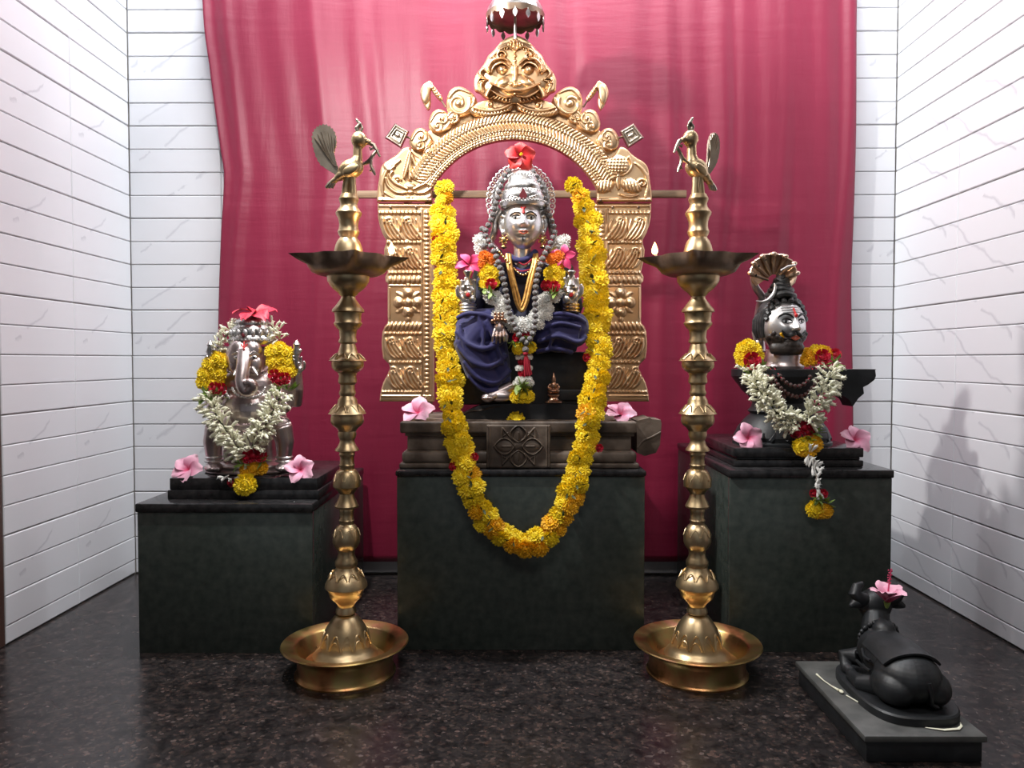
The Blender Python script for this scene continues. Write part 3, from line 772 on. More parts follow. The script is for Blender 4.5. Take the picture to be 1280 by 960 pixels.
# ------------------------------------------------------------ brass standing lamps with a bird on top
def lamp(pxc, pxt, D, side, label):
    """side=+1: bird faces right, flame at the right end of the bowl"""
    root = P(pxc, 842, D); root.z = 0
    t = thing('standing_oil_lamp', label, 'oil lamp', root, 'tall brass bird lamps')
    s = D/FPX
    lean = (P(pxt, 250, D).x-root.x)/P(pxt, 250, D).z
    Z = lambda y: P(pxc, y, D).z
    def sec(name, prof, m, seg=40, parent=t):
        b = MB(); pts = [(max(r, 0)*s, Z(y)) for y, r in prof]
        b.lathe(pts[::-1], (0,0,0), seg); b.v = [(x+lean*z, y, z) for x, y, z in b.v]
        return b.build(name, m, parent, angle=38)
    # tray with vessel below
    zr = .071
    tr = [(.0,.010),(60*s,.010),(62.5*s,.004),(63*s,.0),(63*s,.003),(61*s,.006),(59.5*s,.012),(59.5*s,.040),(61*s,.052),(66*s,.058),(78.5*s,.0665),(79.5*s,.069),(78.5*s,.0715),(64*s,.066),(61*s,.062),(57*s,.045),(50*s,.030),(38*s,.030),(36*s,.036),(34*s,.040),(0,.040)]
    MB().lathe(tr[3:], (0,0,0), 72).build('drip_tray', M['brass_tray'], t, angle=45)
    dome = [(768,12),(770,15),(775,19),(781,23),(787,26.5),(794,29),(801,30.5),(807,32),(810,35),(813,38),(817,41),(819,40),(820,30)]
    zb = .039
    d_ = MB(); pts = [(r*s, max(Z(y), zb-.002)) for y, r in dome]
    d_.lathe(pts[::-1]); d_.v = [(x+lean*z, y, z) for x, y, z in d_.v]
    do = d_.build('dome_foot', M['brass'], t, angle=45)
    def arcs(y, r0, r1, y2, n, name, parent, wd=1.0):
        b = MB()
        for k in range(n):
            pp = []
            for j in range(9):
                u = j/8; a = 2*PI*(k+.08+u*.84)/n; q = math.sin(PI*u)**.7
                yy = y+(y2-y)*q; rr = r0+(r1-r0)*q
                z = Z(yy); pp.append((rr*s*math.cos(a)+lean*z, rr*s*math.sin(a), z))
            b.tube(pp, wd*s, 5)
        b.build(name, M['brass'], parent)
    arcs(804, 31.3, 26.5, 787, 12, 'petal_relief', do, 1.3); arcs(803, 31.2, 28.6, 794, 12, 'petal_relief', do, 1.0)
    secs = [('spindle', [(758,11),(761,12.5),(765,13),(767,11),(768,9)]),
            ('knop', [(725,24),(729,26),(733,26.5),(736,23),(740,21.5),(746,19.5),(751,14),(755,11),(758,11)]),
            ('knop', [(703,14),(706,14),(708,12.5),(712,14),(717,18),(721,22),(725,24)]),
            ('spindle', [(687,11),(692,10),(697,11.5),(701,14),(703,14)]),
            ('ball_knop', [(655,9),(657,11.5),(660,13.5),(665,16),(671,17),(677,17),(682,15),(686,12),(687,11)]),
            ('spindle', [(636,9),(638,9.5),(641,8.6),(648,8.6),(650,9.8),(652,8.8),(655,9)]),
            ('collar', [(617,9),(622,10),(628,13),(632,15),(634,14.5),(636,9)]),
            ('ball_knop', [(586,9),(588,12),(591,14),(597,16.5),(603,17.3),(608,17),(609,15.5),(613,11.5),(617,9)]),
            ('spindle', [(565,9),(568,10),(571,8.6),(579,8.8),(581,10),(583,9),(586,9)]),
            ('collar', [(547,10.5),(550,9),(553,9.5),(557,11.5),(561,14.5),(563,15),(565,9)]),
            ('knop', [(518,19.5),(522,20.5),(527,20.5),(531,18.5),(535,13.5),(539,11),(543,11.5),(547,10.5)]),
            ('knop', [(495,9),(497,10),(500,12),(504,12.5),(508,16),(513,20.5),(517,23.5),(518,19.5)]),
            ('spindle', [(466,12),(470,10.5),(475,11.5),(478,11.5),(481,9),(487,9),(490,10.5),(492,10.5),(495,9)]),
            ('knop', [(452,19.5),(455,20),(459,19.5),(463,16.5),(466,12)]),
            ('knop', [(430,9),(433,10),(437,11),(441,12.5),(445,16),(449,21),(451,23.5),(452,19.5)]),
            ('spindle', [(410,14),(413,11),(417,10.5),(422,10),(426,11.5),(428,11.5),(430,9)]),
            ('barrel_knop', [(390,20),(391,17),(396,16),(402,16),(404,17.5),(406,17),(410,14)]),
            ('collar', [(371,8.5),(374,9.5),(378,12.5),(383,16),(387,19.5),(390,20)]),
            ('cup', [(343,25.5),(346,26),(352,25.5),(357,22.5),(362,18),(366,12.5),(369,10.5),(371,8.5)])]
    for n_, pr in secs:
        o = sec(n_, pr, M['brass'])
        if n_ == 'knop' and pr[0][0] in (703,): arcs(721.5, 22.6, 18.4, 714, 10, 'petal_relief', o)
        if n_ == 'knop' and pr[0][0] in (430, 495): arcs(pr[6][0] if 0 else (449 if pr[0][0] == 430 else 514), 21.4, 14.5, (442 if pr[0][0] == 430 else 506), 9, 'petal_relief', o, .8)
        if n_ == 'ball_knop': arcs(pr[0][0]+14, 17.3, 14.0, pr[0][0]+6, 8, 'petal_relief', o, .7)
    # oil bowl with five pinched wick spouts
    cx = lean*Z(335)
    b = MB(); N = 90; rings = []
    spa = [(.0, 1.0), (2*PI/5, 1), (4*PI/5, 1), (6*PI/5, 1), (8*PI/5, 1)]
    ph0 = 0.0 if side > 0 else PI
    def rad(a, lev):       # lev 0 bottom .. 1 rim
        r = 50
        sp = 0
        for k in range(5):
            da = (a-(ph0+2*PI*k/5)+PI) % (2*PI)-PI
            sp = max(sp, math.exp(-(da/.11)**2))
        wav = 1.5*math.cos(10*a)
        return (r+(wav+sp*22)*lev**3)
    levels = [(26,345.5,0),(37,344,0),(45,340.5,.2),(49.5,334,.5),(51.5,327,.85),(52,321,1.0)]
    vs = []; fs = []
    for r0, y, lev in levels+[(50.5,322,.97),(47,328,.7),(40,336,.2),(20,339,0),(1.2,340,0)]:
        for j in range(N):
            a = 2*PI*j/N; rr = rad(a, lev)/50*r0
            spn = max(math.exp(-(((a-(ph0+2*PI*k/5)+PI) % (2*PI)-PI)/.11)**2) for k in range(5))
            zz = Z(y)-spn*1.5*s*(lev > .8)
            vs.append((cx+rr*s*math.cos(a), rr*s*math.sin(a), zz))
    n = len(vs)//N
    for i in range(n-1):
        for j in range(N): a = i*N+j; c_ = i*N+(j+1) % N; fs.append((a, c_, c_+N, a+N))
    fs.append(tuple(reversed(range(N)))); fs.append(tuple((n-1)*N+j for j in range(N)))
    b.add(vs, fs); bowl = b.build('oil_bowl', M['sooty'], t, angle=60)
    # neck above the bowl
    sec('bell_knop', [(297,10.5),(299,12),(302,14),(307,16),(313,17.5),(320,18.3),(324,18.5),(337,18.5)], M['brass'])
    sec('upper_knop', [(243,9.5),(246,11),(249,12.3),(252,11.5),(255,10.3),(259,11),(263,14),(266,16),(269,15.5),(272,13.5),(277,12),(282,11.5),(286,12),(290,13.5),(293,12.5),(297,10.5)], M['brass'])
    # wick and flame at one spout
    fx = cx+side*66*s*math.cos(0); fz = Z(320)
    wx = cx+side*54*s
    MB().tube([(cx+side*30*s, 0, Z(326)), (wx-side*3*s, 0, Z(322)), (wx, 0, Z(317))], 1.6*s, 6).build('wick', M['white'], t)
    fl = MB(); pr = [(0,-3.0),(2.6,-1.8),(4.0,1.0),(3.8,3.6),(2.5,7.5),(1.0,11),(0,13)]
    fl.lathe([(r*s, z*s) for r, z in pr], (wx, 0, Z(315.5)), 14); fo = fl.build('flame', M['flame'], t)
    pl = bpy.data.lights.new('flame_light', 'POINT'); pl.energy = .30; pl.color = (1,.55,.22); pl.shadow_soft_size = .012
    po = bpy.data.objects.new('flame_light', pl); col.objects.link(po); po.parent = t; po.location = (wx, -.006, Z(296))
    # ---- bird: body, tail fan, crest and the sprig in its beak
    F = Frame(pxt, 243, D); off = Vector(F.o)-root
    def V(x, y, d=0): return F.v(pxt+side*x, y, d)+off
    yaw = 0 if side > 0 else math.radians(28)
    def turn(b):
        if yaw:
            c_, n_ = math.cos(yaw), math.sin(yaw); ox, oy = off.x, off.y
            b.v = [(ox+(x-ox)*c_-(y-oy)*n_, oy+(x-ox)*n_+(y-oy)*c_, z) for x, y, z in b.v]
        return b
    e = lambda a, b_, c_: (a*s, b_*s, c_*s)
    b = MB()
    b.ell(V(3,211), e(16,12,12), Matrix.Rotation(side*-.35, 3, 'Y')); b.ell(V(-7,218), e(13,8,6), Matrix.Rotation(side*-.55, 3, 'Y')); b.ell(V(-17,225), e(8,5,3.5), Matrix.Rotation(side*-.7, 3, 'Y'))
    b.tube([V(8,207), V(11,196), V(11,186), V(13,177)], [9.5*s, 6*s, 5.5*s, 8*s], 14); b.ell(V(13,175), e(10,9.5,10.5))
    b.tube([V(20,177), V(26,178), V(30,183)], [5*s, 3.2*s, 1.2*s], 10)
    turn(b).build('bird_body', M['brass'], t, remesh=1.0*s, it=3)
    body = [o for o in t.children if o.name.startswith('bird_body')][-1]
    b = MB()
    for dx in (-3.5, 4.5): b.tube([V(dx*.6+1,222), V(dx,232), V(dx,246)], [5*s, 4.5*s, 6*s], 10)
    turn(b).build('bird_legs', M['brass'], t)
    if side > 0: fan = [(-15,219),(-21,216),(-33,208),(-40,198),(-44,186),(-46,174),(-44,164),(-38,158),(-30,156),(-22,160),(-17,168),(-16,180),(-19,192),(-17,202),(-13,210)]
    else: fan = [(-14,216),(-18,216),(-25,207),(-31,196),(-34,183),(-34,172),(-31,165),(-26,163),(-20,166),(-16,176),(-15,188),(-14,200),(-12,209)]
    fo_ = catmull(fan, 4, closed=True); m_ = np.mean(fan, 0); o2 = []
    for k, p in enumerate(fo_):
        up = p[1] < 206; q = m_+(p-m_)*(1.05 if (k % 2 and up) else .98); o2.append(q)
    b = MB().prism([V(x, y, 1.3) for x, y in o2], (0, 2.6*s, 0))
    turn(b); tl = b.build('tail_fan', M['grey_brass'], t, angle=30)
    b = MB()
    for k in range(7):
        a = k/6; tx, ty = (-43+a*24, 172-8*math.sin(PI*a)); 
        if side < 0: tx = -32+a*15
        b.tube([V(-18+a*3, 208, 1.6), V((tx-18)/2-a, 190, 2.0), V(tx, ty, 1.8)], [.7*s, 1.0*s, .7*s], 5)
    turn(b).build('feather_rib', M['grey_brass'], tl)
    b = MB()
    for dx in (-2.5, 0, 2.5): b.tube([V(-16+dx*.3,222), V(-22+dx,230), V(-25+dx*1.4,235)], [1.8*s, 2.8*s, 2.2*s], 8)
    turn(b).build('tail_tuft', M['grey_brass'], t)
    b = MB(); b.tube([V(12,167), V(10,160), V(14,155), V(10,150), V(9,148)], [2.6*s, 3.2*s, 2.8*s, 1.8*s, 1.0*s], 8); b.tube([V(14,166), V(17,160), V(16,156)], [2*s, 1.8*s, .8*s], 8)
    turn(b).build('crest', M['grey_brass'], t, remesh=.8*s, it=2)
    b = MB(); b.tube([V(25,178), V(31,181), V(35,188), V(39,196)], [2*s, 2.6*s, 2.2*s, 1.2*s], 8); b.tube([V(35,188), V(31,193), V(27,199), V(28,208), V(31,214), V(33,219)], [1.6*s, 2.2*s, 2.6*s, 1.8*s, 2.2*s, 1*s], 8)
    b.tube([V(31,185), V(27,187), V(26,184)], [1.4*s, 1.4*s, .8*s], 6); b.tube([V(27,199), V(23,203), V(18,205)], [2.2*s, 2.6*s, 2*s], 8); b.tube([V(30,212), V(26,214)], [2*s, 1*s], 6)
    turn(b).build('sprig', M['grey_brass'], t)
    b = MB(); b.tube([V(8,203), V(0,205), V(-10,214), V(-16,222)], [1*s]*4, 5)
    for sg in (-1, 1): b.ell(V(2,212,sg*10.5), e(11,3,6), Matrix.Rotation(side*-.5, 3, 'Y'))
    turn(b).build('wing', M['brass'], t); return t
lamp(432, 436, 1.708, 1, 'brass bird lamp between the left and middle plinths, flame on its right')
lamp(871, 873, 1.715, -1, 'brass bird lamp between the middle and right plinths, flame on its left')
# ============================================================ flowers
def q2m(d, roll=0.0):
    """rotation taking +Z to direction d"""
    return (Vector(d).normalized().to_track_quat('Z', 'Y').to_matrix() @ Matrix.Rotation(roll, 3, 'Z')).to_4x4()
def bloom_mesh(name, m, rings, core=.58, seed=0, wid=.125, flat=.75, dark=None):
    rs = random.Random(seed); b = MB()
    b.ell((0,0,.05), (core, core, core*flat), seg=10, rings=6)
    for k, (n, el, r0, r1) in enumerate(rings):
        for j in range(n):
            a = 2*PI*(j+.5*(k % 2)+rs.uniform(-.25,.25))/n; e = math.radians(el+rs.uniform(-7,7)); R = r1*rs.uniform(.86,1.10)
            d = Vector((math.cos(a)*math.cos(e), math.sin(a)*math.cos(e), math.sin(e)*flat)); s_ = Vector((-math.sin(a), math.cos(a), 0))
            w_ = wid*rs.uniform(.85,1.2); up = d.cross(s_)*-1
            p0 = d*r0; p1 = d*(R*.86)+up*.05
            tp = d*R+up*rs.uniform(-.06,.02)
            b.add([p0, p1-s_*w_, tp-s_*w_*.45, d*(R*.93), tp+s_*w_*.45, p1+s_*w_], [(0,1,2,3),(0,3,4,5)])
    me = bpy.data.meshes.new(name); me.from_pydata(b.v, [], b.f); me.materials.append(m); return me
RG = [(18,-25,.30,.92),(22,-8,.35,1.03),(21,10,.35,1.0),(18,30,.3,.95),(12,52,.25,.88),(6,76,.2,.82)]
RS = [(11,-10,.30,.98),(10,18,.3,1.0),(7,48,.25,.92),(3,75,.2,.85)]
MG = [bloom_mesh('marigold', M['yellow'], RG, seed=i) for i in range(4)]
MD = [bloom_mesh('marigold', M['deep_yellow'], RG, seed=i+9) for i in range(2)]
MO = [bloom_mesh('marigold', M['orange'], RG, seed=i+20) for i in range(2)]
DENSE = [(20,-20,.3,.95),(22,0,.35,1.0),(20,18,.35,1.0),(16,38,.3,.96),(11,58,.25,.92),(5,78,.2,.88)]
MT = [bloom_mesh('marigold', M['yellow'], DENSE, core=.66, seed=i+30, wid=.13) for i in range(2)]
MTO = [bloom_mesh('marigold', M['orange'], DENSE, core=.66, seed=i+30, wid=.13) for i in range(1)]
MW = [bloom_mesh('white_bloom', M['white'], [(16,-25,.3,1.0),(18,0,.3,1.05),(14,25,.3,1.0),(9,55,.25,.95),(4,80,.2,.9)], core=.5, seed=i+40, wid=.10) for i in range(3)]
def rose_mesh(m, seed=1):
    b = MB(); rs = random.Random(seed)
    for k, (n, r, h, ti) in enumerate([(3,.22,.75,.15),(4,.45,.72,.3),(5,.72,.55,.5),(6,1.0,.30,.75)]):
        for j in range(n):
            a0 = 2*PI*(j+.37*k)/n; sp = 2*PI/n*.68; vs = []; N = 5
            for i in range(N):
                a = a0+sp*(i/(N-1)-.5)*1.3; q = 1-abs(i/(N-1)-.5)*.5
                vs.append((r*.55*math.cos(a), r*.55*math.sin(a), -.25)); vs.append((r*(1+ti*.12)*math.cos(a), r*(1+ti*.12)*math.sin(a), h*q*.75))
            b.add(vs, [(2*i, 2*i+2, 2*i+3, 2*i+1) for i in range(N-1)])
    b.ell((0,0,.1), (.5,.5,.35), seg=8, rings=5)
    me = bpy.data.meshes.new('rose'); me.from_pydata(b.v, [], b.f); me.materials.append(m)
    me.shade_smooth(); return me
ROSE = [rose_mesh(M['rose'], i) for i in range(2)]
def bud_mesh(name, m):
    b = MB(); b.tube([(0,0,0),(0,.02,.35),(.02,.03,.7),(.05,0,.95),(.10,-.02,1.1)], [.06,.09,.17,.15,.03], 6, cap=False)
    for k in range(3):
        a = 2*PI*k/3; b.add([(.05,0,.85),(.05+.16*math.cos(a),.16*math.sin(a),1.02),(.05+.30*math.cos(a+.3),.30*math.sin(a+.3),1.10),(.05+.12*math.cos(a+.8),.12*math.sin(a+.8),1.0)], [(0,1,2,3)])
    me = bpy.data.meshes.new(name); me.from_pydata(b.v, [], b.f); me.materials.append(m); me.shade_smooth(); return me
BUD = bud_mesh('bud', M['cream']); BUDW = bud_mesh('bud', M['white'])
def leaf_mesh(m):
    vs = []; N = 5
    for i in range(N):
        t = i/(N-1); w_ = .26*math.sin(PI*min(t*1.0+.04, .98))
        vs += [(t, -w_, .06+.12*t*t), (t, 0, .12*t*t), (t, w_, .06+.12*t*t)]
    fs = []
    for i in range(N-1):
        for k in range(2): a = i*3+k; fs.append((a, a+1, a+4, a+3))
    me = bpy.data.meshes.new('leaf'); me.from_pydata(vs, [], fs); me.materials.append(m); me.shade_smooth(); return me
LEAF = leaf_mesh(M['leaf']); DLEAF = leaf_mesh(M['darkleaf'])
def put(name, me, parent, loc, size, d=(0,-1,0), roll=0.0, flat=1.0):
    o = bpy.data.objects.new(name, me); col.objects.link(o); o.parent = parent
    sz = size if hasattr(size, '__len__') else (size, size, size*flat)
    o.matrix_local = Matrix.Translation(loc) @ q2m(d, roll) @ Matrix.Diagonal((*sz, 1)); return o
rnd = random.Random(11)
def petal_mesh(m, ruffle=.10, wid=.40):
    N, K = 9, 7; vs = []; fs = []
    for i in range(N):
        t = i/(N-1); w_ = wid*(.16+.95*math.sin(PI*(t*.80+.04))**1.1)*(1 if t < .93 else .82)
        for k in range(K):
            u = k/(K-1)*2-1; L = t*(1-.10*u*u*(t > .5))
            z = .30*t*(1-t)*1.6-.18*t**3+.07*u*u+ruffle*t*t*math.sin(5*u+7*t)*.55
            vs.append((L, w_*u, z))
    for i in range(N-1):
        for k in range(K-1): a = i*K+k; fs.append((a, a+1, a+K+1, a+K))
    me = bpy.data.meshes.new('petal'); me.from_pydata(vs, [], fs); me.materials.append(m); me.shade_smooth(); return me
PET = {k: petal_mesh(M[k], ruf, wd) for k, ruf, wd in (('pinkp', .10, .40), ('magp', .06, .27), ('redp', .12, .46), ('crimp', .14, .36))}
def hibiscus(kind, px, py, D, size, d, label, cat='flower', group=None, cone=.35, stamen=None, roll=0, back=True, name='hibiscus_flower', n=5, sq=1.0):
    loc = P(px, py, D); s = D/FPX*size
    t = thing(name, label, cat, loc, group); R = q2m(d, roll)
    t.matrix_world = Matrix.Translation(loc) @ R
    for k in range(n):
        o = bpy.data.objects.new('petal', PET[kind]); col.objects.link(o); o.parent = t
        a = 2*PI*k/n+rnd.uniform(-.1,.1); c = cone+rnd.uniform(-.10,.10)
        o.matrix_local = Matrix.Rotation(a, 4, 'Z') @ Matrix.Rotation(-c, 4, 'Y') @ Matrix.Rotation(.22, 4, 'X') @ Matrix.Diagonal((s*rnd.uniform(.93,1.06), s, s, 1))
    if stamen:
        b = MB(); L = s*stamen[1]
        b.tube([(0,0,0),(.05*s,.02*s,L*.5),(.14*s,.03*s,L)], [.04*s,.035*s,.025*s], 7)
        st = b.build('stamen', M[stamen[0]], t)
        b = MB()
        for k in range(16):
            a = k*2.4; h = L*(.55+.45*k/16); c0 = Vector((.10*s*(h/L), .03*s, h)); b.ell(c0+Vector((.07*s*math.cos(a), .07*s*math.sin(a), 0)), .035*s, seg=6, rings=4)
        b.build('anther', M[stamen[2]], t)
    if back:
        b = MB(); b.tube([(0,0,.02*s),(0,0,-.16*s),(0,0,-.26*s)], [.14*s,.10*s,.05*s], 8); b.build('calyx', M['leaf'], t)
    return t
# ---- little sequence builders used by the garlands
def cluster(root, V, x, y, d, r, meshes, nd_=(0,-1,0), name='marigold', flat=.8):
    return put(name, rnd.choice(meshes), root, V(x, y, d), r, Vector(nd_)+Vector((rnd.uniform(-.25,.25), 0, rnd.uniform(-.25,.25))), rnd.uniform(0, 6), flat)
def leaves_at(root, V, s, x, y, d, n, L, spread=1.0, me=None):
    for k in range(n):
        a = rnd.uniform(0, 2*PI); dv = Vector((math.cos(a)*spread, rnd.uniform(-.9,.1), math.sin(a)*.9-.15)).normalized()
        q = dv.to_track_quat('X', 'Z').to_matrix().to_4x4()
        o = bpy.data.objects.new('leaf', me or LEAF); col.objects.link(o); o.parent = root
        o.matrix_local = Matrix.Translation(V(x+rnd.uniform(-4,4), y+rnd.uniform(-2,3), d+5)) @ q @ Matrix.Rotation(rnd.uniform(-.6,.6), 4, 'X') @ Matrix.Scale(L*s*rnd.uniform(.8,1.2), 4)
def resample(path, step):
    A = np.array(catmull(path, 10)); seg = np.linalg.norm(np.diff(A[:, :2], axis=0), axis=1); L = np.concatenate([[0], np.cumsum(seg)])
    n = max(int(L[-1]/step), 1); out = []
    for k in range(n+1):
        q = L[-1]*k/n; out.append(np.array([np.interp(q, L, A[:, i]) for i in range(A.shape[1])]))
    return out
def bud_strand(root, V, s, path, step, per, R, L, me=BUD, inward=.6):
    """rows of slender buds knotted round a thread; path points are (x, y, depth)"""
    pts = resample(path, step); b = MB().tube([V(*p) for p in pts], 1.2*s, 5); b.build('thread', M['thread'] if me is BUDW else M['darkleaf'], root)
    for i, p in enumerate(pts):
        q = pts[min(i+1, len(pts)-1)]-pts[max(i-1, 0)]; t = Vector((q[0], 0, -q[1])).normalized(); n = Vector((0,-1,0)); sd = t.cross(n)
        for k in range(per):
            a = PI*(k+.5+rnd.uniform(-.35,.35))/per
            rad_ = (sd*math.cos(a)+n*math.sin(a)).normalized()
            dv = (rad_*(1.0-inward*rnd.uniform(.0,.7))+t*rnd.uniform(-.9,.35)*1.0).normalized()
            c = V(*p)+(sd*math.cos(a)+n*math.sin(a)*.8)*R*s*rnd.uniform(.15,.65)
            l = L*s*rnd.uniform(.8,1.15)
            put('bud', me, root, c, (l*.95, l*.95, l), dv, rnd.uniform(0, 6))
def bead_string(root, V, s, path, r, m, name='bead', step=None, mesh=None):
    if mesh is None:
        b = MB(); N = 10
        for i in range(7):
            pass
        b.ell((0,0,0), (1,1,.88), seg=10, rings=7)
        b.v = [tuple(Vector(v)*(1+.07*math.sin(5*math.atan2(v[1], v[0])))) for v in b.v]
        mesh = bpy.data.meshes.new(name); mesh.from_pydata(b.v, [], b.f); mesh.materials.append(m); mesh.shade_smooth()
    pts = resample(path, step or r*2*.96)
    MB().tube([V(*p) for p in pts], r*.25*s, 5).build('cord', M['thread'], root)
    for i, p in enumerate(pts):
        q = pts[min(i+1, len(pts)-1)]-pts[max(i-1, 0)]
        put(name, mesh, root, V(*p), r*s, Vector((q[0], rnd.uniform(-.2,.2), -q[1]+1e-4)), rnd.uniform(0, 6))
    return mesh

# ---- long yellow marigold garland over the pedestal
def long_garland():
    Dof = lambda y: float(np.interp(y, [228, 300, 440, 505, 530, 600, 700], [2.085, 2.02, 1.93, 1.855, 1.842, 1.815, 1.805]))
    root = P(650, 690, 1.80); t = thing('marigold_garland', 'long loop of yellow marigolds hanging from the gold arch over the middle plinth', 'garland', root)
    V = lambda x, y, d=0: P(x, y, Dof(y)-d*Dof(y)/FPX)-root
    path = [(556,234),(554,262),(555,300),(557,350),(558,400),(559,450),(563,490),(567,530),(575,560),(579,580),(588,610),(600,640),(620,663),(645,678),(668,680),(690,664),(706,640),(717,608),(727,570),(734,535),(741,500),(747,470),(748,440),(747,400),(744,360),(740,320),(736,290),(730,258),(719,232)]
    path = [(x, y, 0) for x, y in path]
    pts = resample(path, 15.0)
    MB().tube([V(p[0], p[1], -3) for p in pts], .0016, 6).build('thread', M['darkleaf'], t)
    for i, p in enumerate(pts):
        q = pts[min(i+1, len(pts)-1)]-pts[max(i-1, 0)]; nx, ny = q[1], -q[0]; L = math.hypot(nx, ny); nx /= L; ny /= L
        f = i/(len(pts)-1); low = p[1] > 590
        w_ = 6.5 if p[1] > 260 else 4.5
        for sd in (-1, 1):
            o_ = sd*w_*rnd.uniform(.55, 1.25); r = rnd.uniform(9.8, 14.0)*(1.0 if p[1] > 250 else .82)
            x, y = p[0]+nx*o_, p[1]+ny*o_+rnd.uniform(-2,2); sc = Dof(y)/FPX
            dv = Vector((sd*nx*rnd.uniform(-.1,.7), -1, -sd*ny*.4+rnd.uniform(-.5,.35)))
            mm_ = rnd.choice(MD) if rnd.random() < (.30 if low else .06) else rnd.choice(MG)
            put('marigold', mm_, t, V(x, y, rnd.uniform(-3,4)), r*sc, dv, rnd.uniform(0,6), rnd.uniform(.65,.85))
        if rnd.random() < .75: leaves_at(t, V, Dof(p[1])/FPX, p[0]+rnd.uniform(-5,5), p[1], 5, 2, 8, me=DLEAF)
    for x, y in ((545,300),(593,571),(566,583),(733,447),(749,560)):
        put('rose', ROSE[0], t, V(x, y, 2), 5.0*Dof(y)/FPX, (.3,-1,.1), 0)
    # hooks that carry both ends
    for x, y in ((556,228),(719,226)):
        MB().tube([V(x, y+10, -2), V(x, y-2, -4), V(x, y-4, -22)], .0018, 6).build('hook', M['sooty'], t)
long_garland()

# ============================================================ faces
def smooth(x, a, b): t = max(0, min(1, (x-a)/(b-a))); return t*t*(3-2*t)
class Head:
    """face surface in photo units; u, v are front coordinates -1..1, rotation applied last"""
    def __init__(s, a, b, c, R, o, sc, kind, jaw=.26):
        s.jaw = jaw; s.a, s.b, s.c, s.R, s.o, s.sc, s.k = a, b, c, R, o, sc, kind
    def disp(s, u, v):
        g = lambda x, w_: math.exp(-(x/w_)**2); k = s.k
        d = 0
        nt = smooth(v, .30, -.12)*(1-smooth(v, -.14, -.26))                           # nose ridge growing to its tip
        d += (.07+.23*nt)*g(u, .10+.06*nt)*(1-smooth(v, .20, .45))*(1-smooth(-v, .16, .27))
        for sx in (-1, 1):
            d += .12*g(u-sx*.13, .075)*g(v+.165, .07)                                  # wings of the nose
            d -= .12*g(u-sx*.36, .20)*g(v-.13, .115)                                   # socket
            d += .05*g(u-sx*.36, .30)*g(v-.36, .10)                                    # brow
            d += .055*g(u-sx*.50, .22)*g(v+.18, .22)                                   # cheek
        d += .085*g(u, .24)*g(v+.375, .045)+.095*g(u, .20)*g(v+.475, .055)-.035*g(u, .3)*g(v+.425, .022)
        d -= .05*g(u, .35)*g(v+.60, .06); d += .10*g(u, .28)*g(v+.80, .16); d += .02*g(u, .5)*g(v-.6, .3)
        return d*s.b
    def raw(s, x, y, z):
        jaw = 1-s.jaw*smooth(-z, .15, 1.0); jy = 1
        if y < 0:
            dd = s.disp(x, z)*smooth(-y, .0, .35); 
        else: dd = 0
        return Vector((s.a*x*jaw, s.b*y-dd, s.c*z))
    def pt(s, u, v, off=0):
        y = -math.sqrt(max(0, 1-u*u-v*v)); p = s.raw(u, y, v); n = Vector((u/s.a, y/s.b, v/s.c)).normalized()
        return s.fin(p+n*off)
    def fin(s, p): return s.o+(s.R @ p)*s.sc
    def mesh(s, name, m, parent, seg=112, rings=90):
        b = MB(); vs = []; fs = []
        for i in range(rings+1):
            th = PI*i/rings
            for j in range(seg):
                ph = 2*PI*j/seg; vs.append(s.fin(s.raw(math.sin(th)*math.cos(ph), math.sin(th)*math.sin(ph), math.cos(th))))
        for i in range(rings):
            for j in range(seg): a_, b_ = i*seg+j, i*seg+(j+1) % seg; fs.append((a_, a_+seg, b_+seg, b_))
        return b.add(vs, fs).build(name, m, parent, angle=None)
    def line(s, uv, r, off=.3): return [s.pt(u, v, off) for u, v in catmull(uv, 5)]
    def eye(s, sx, parent, mouth=None, w_=.19, h=.075, cy=.13, cx=.36, iris=.055, line=.55, silver=False):
        pts = []
        N = 16
        for k in range(N):
            a = 2*PI*k/N; pts.append((sx*cx+w_*math.cos(a), cy+h*math.sin(a)*(1.0 if math.sin(a) > 0 else .75)+.02*sx*math.cos(a)))
        b = MB(); c = s.pt(sx*cx, cy, 1.1); ring = [s.pt(u, v, .45) for u, v in pts]; mid = [c+(q-c)*.5+(s.R @ Vector((0,-.25,0)))*s.sc for q in ring]
        b.add([c]+mid+ring, [(0, 1+k, 1+(k+1) % N) for k in range(N)]+[(1+k, 1+N+k, 1+N+(k+1) % N, 1+(k+1) % N) for k in range(N)])
        o = b.build('eye', M['eyewhite'] if not silver else M['silver'], parent)
        b = MB(); b.ell(c+(s.R @ Vector((0,-.05,0)))*s.sc, (iris*s.a*s.sc, .5*s.sc, iris*s.a*1.1*s.sc), s.R, seg=12, rings=8); b.build('pupil', M['ink'], o)
        b = MB(); n2 = N//2
        b.tube([s.pt(u, v, .6) for u, v in pts[:n2+1]], [(.3+line*math.sin(PI*k/n2))*s.sc for k in range(n2+1)], 6)
        b.tube([s.pt(u, v, .5) for u, v in pts[n2:]+pts[:1]], line*.45*s.sc, 6)
        b.build('eyelid', M['ink'] if not silver else M['chased'], parent)
        return o
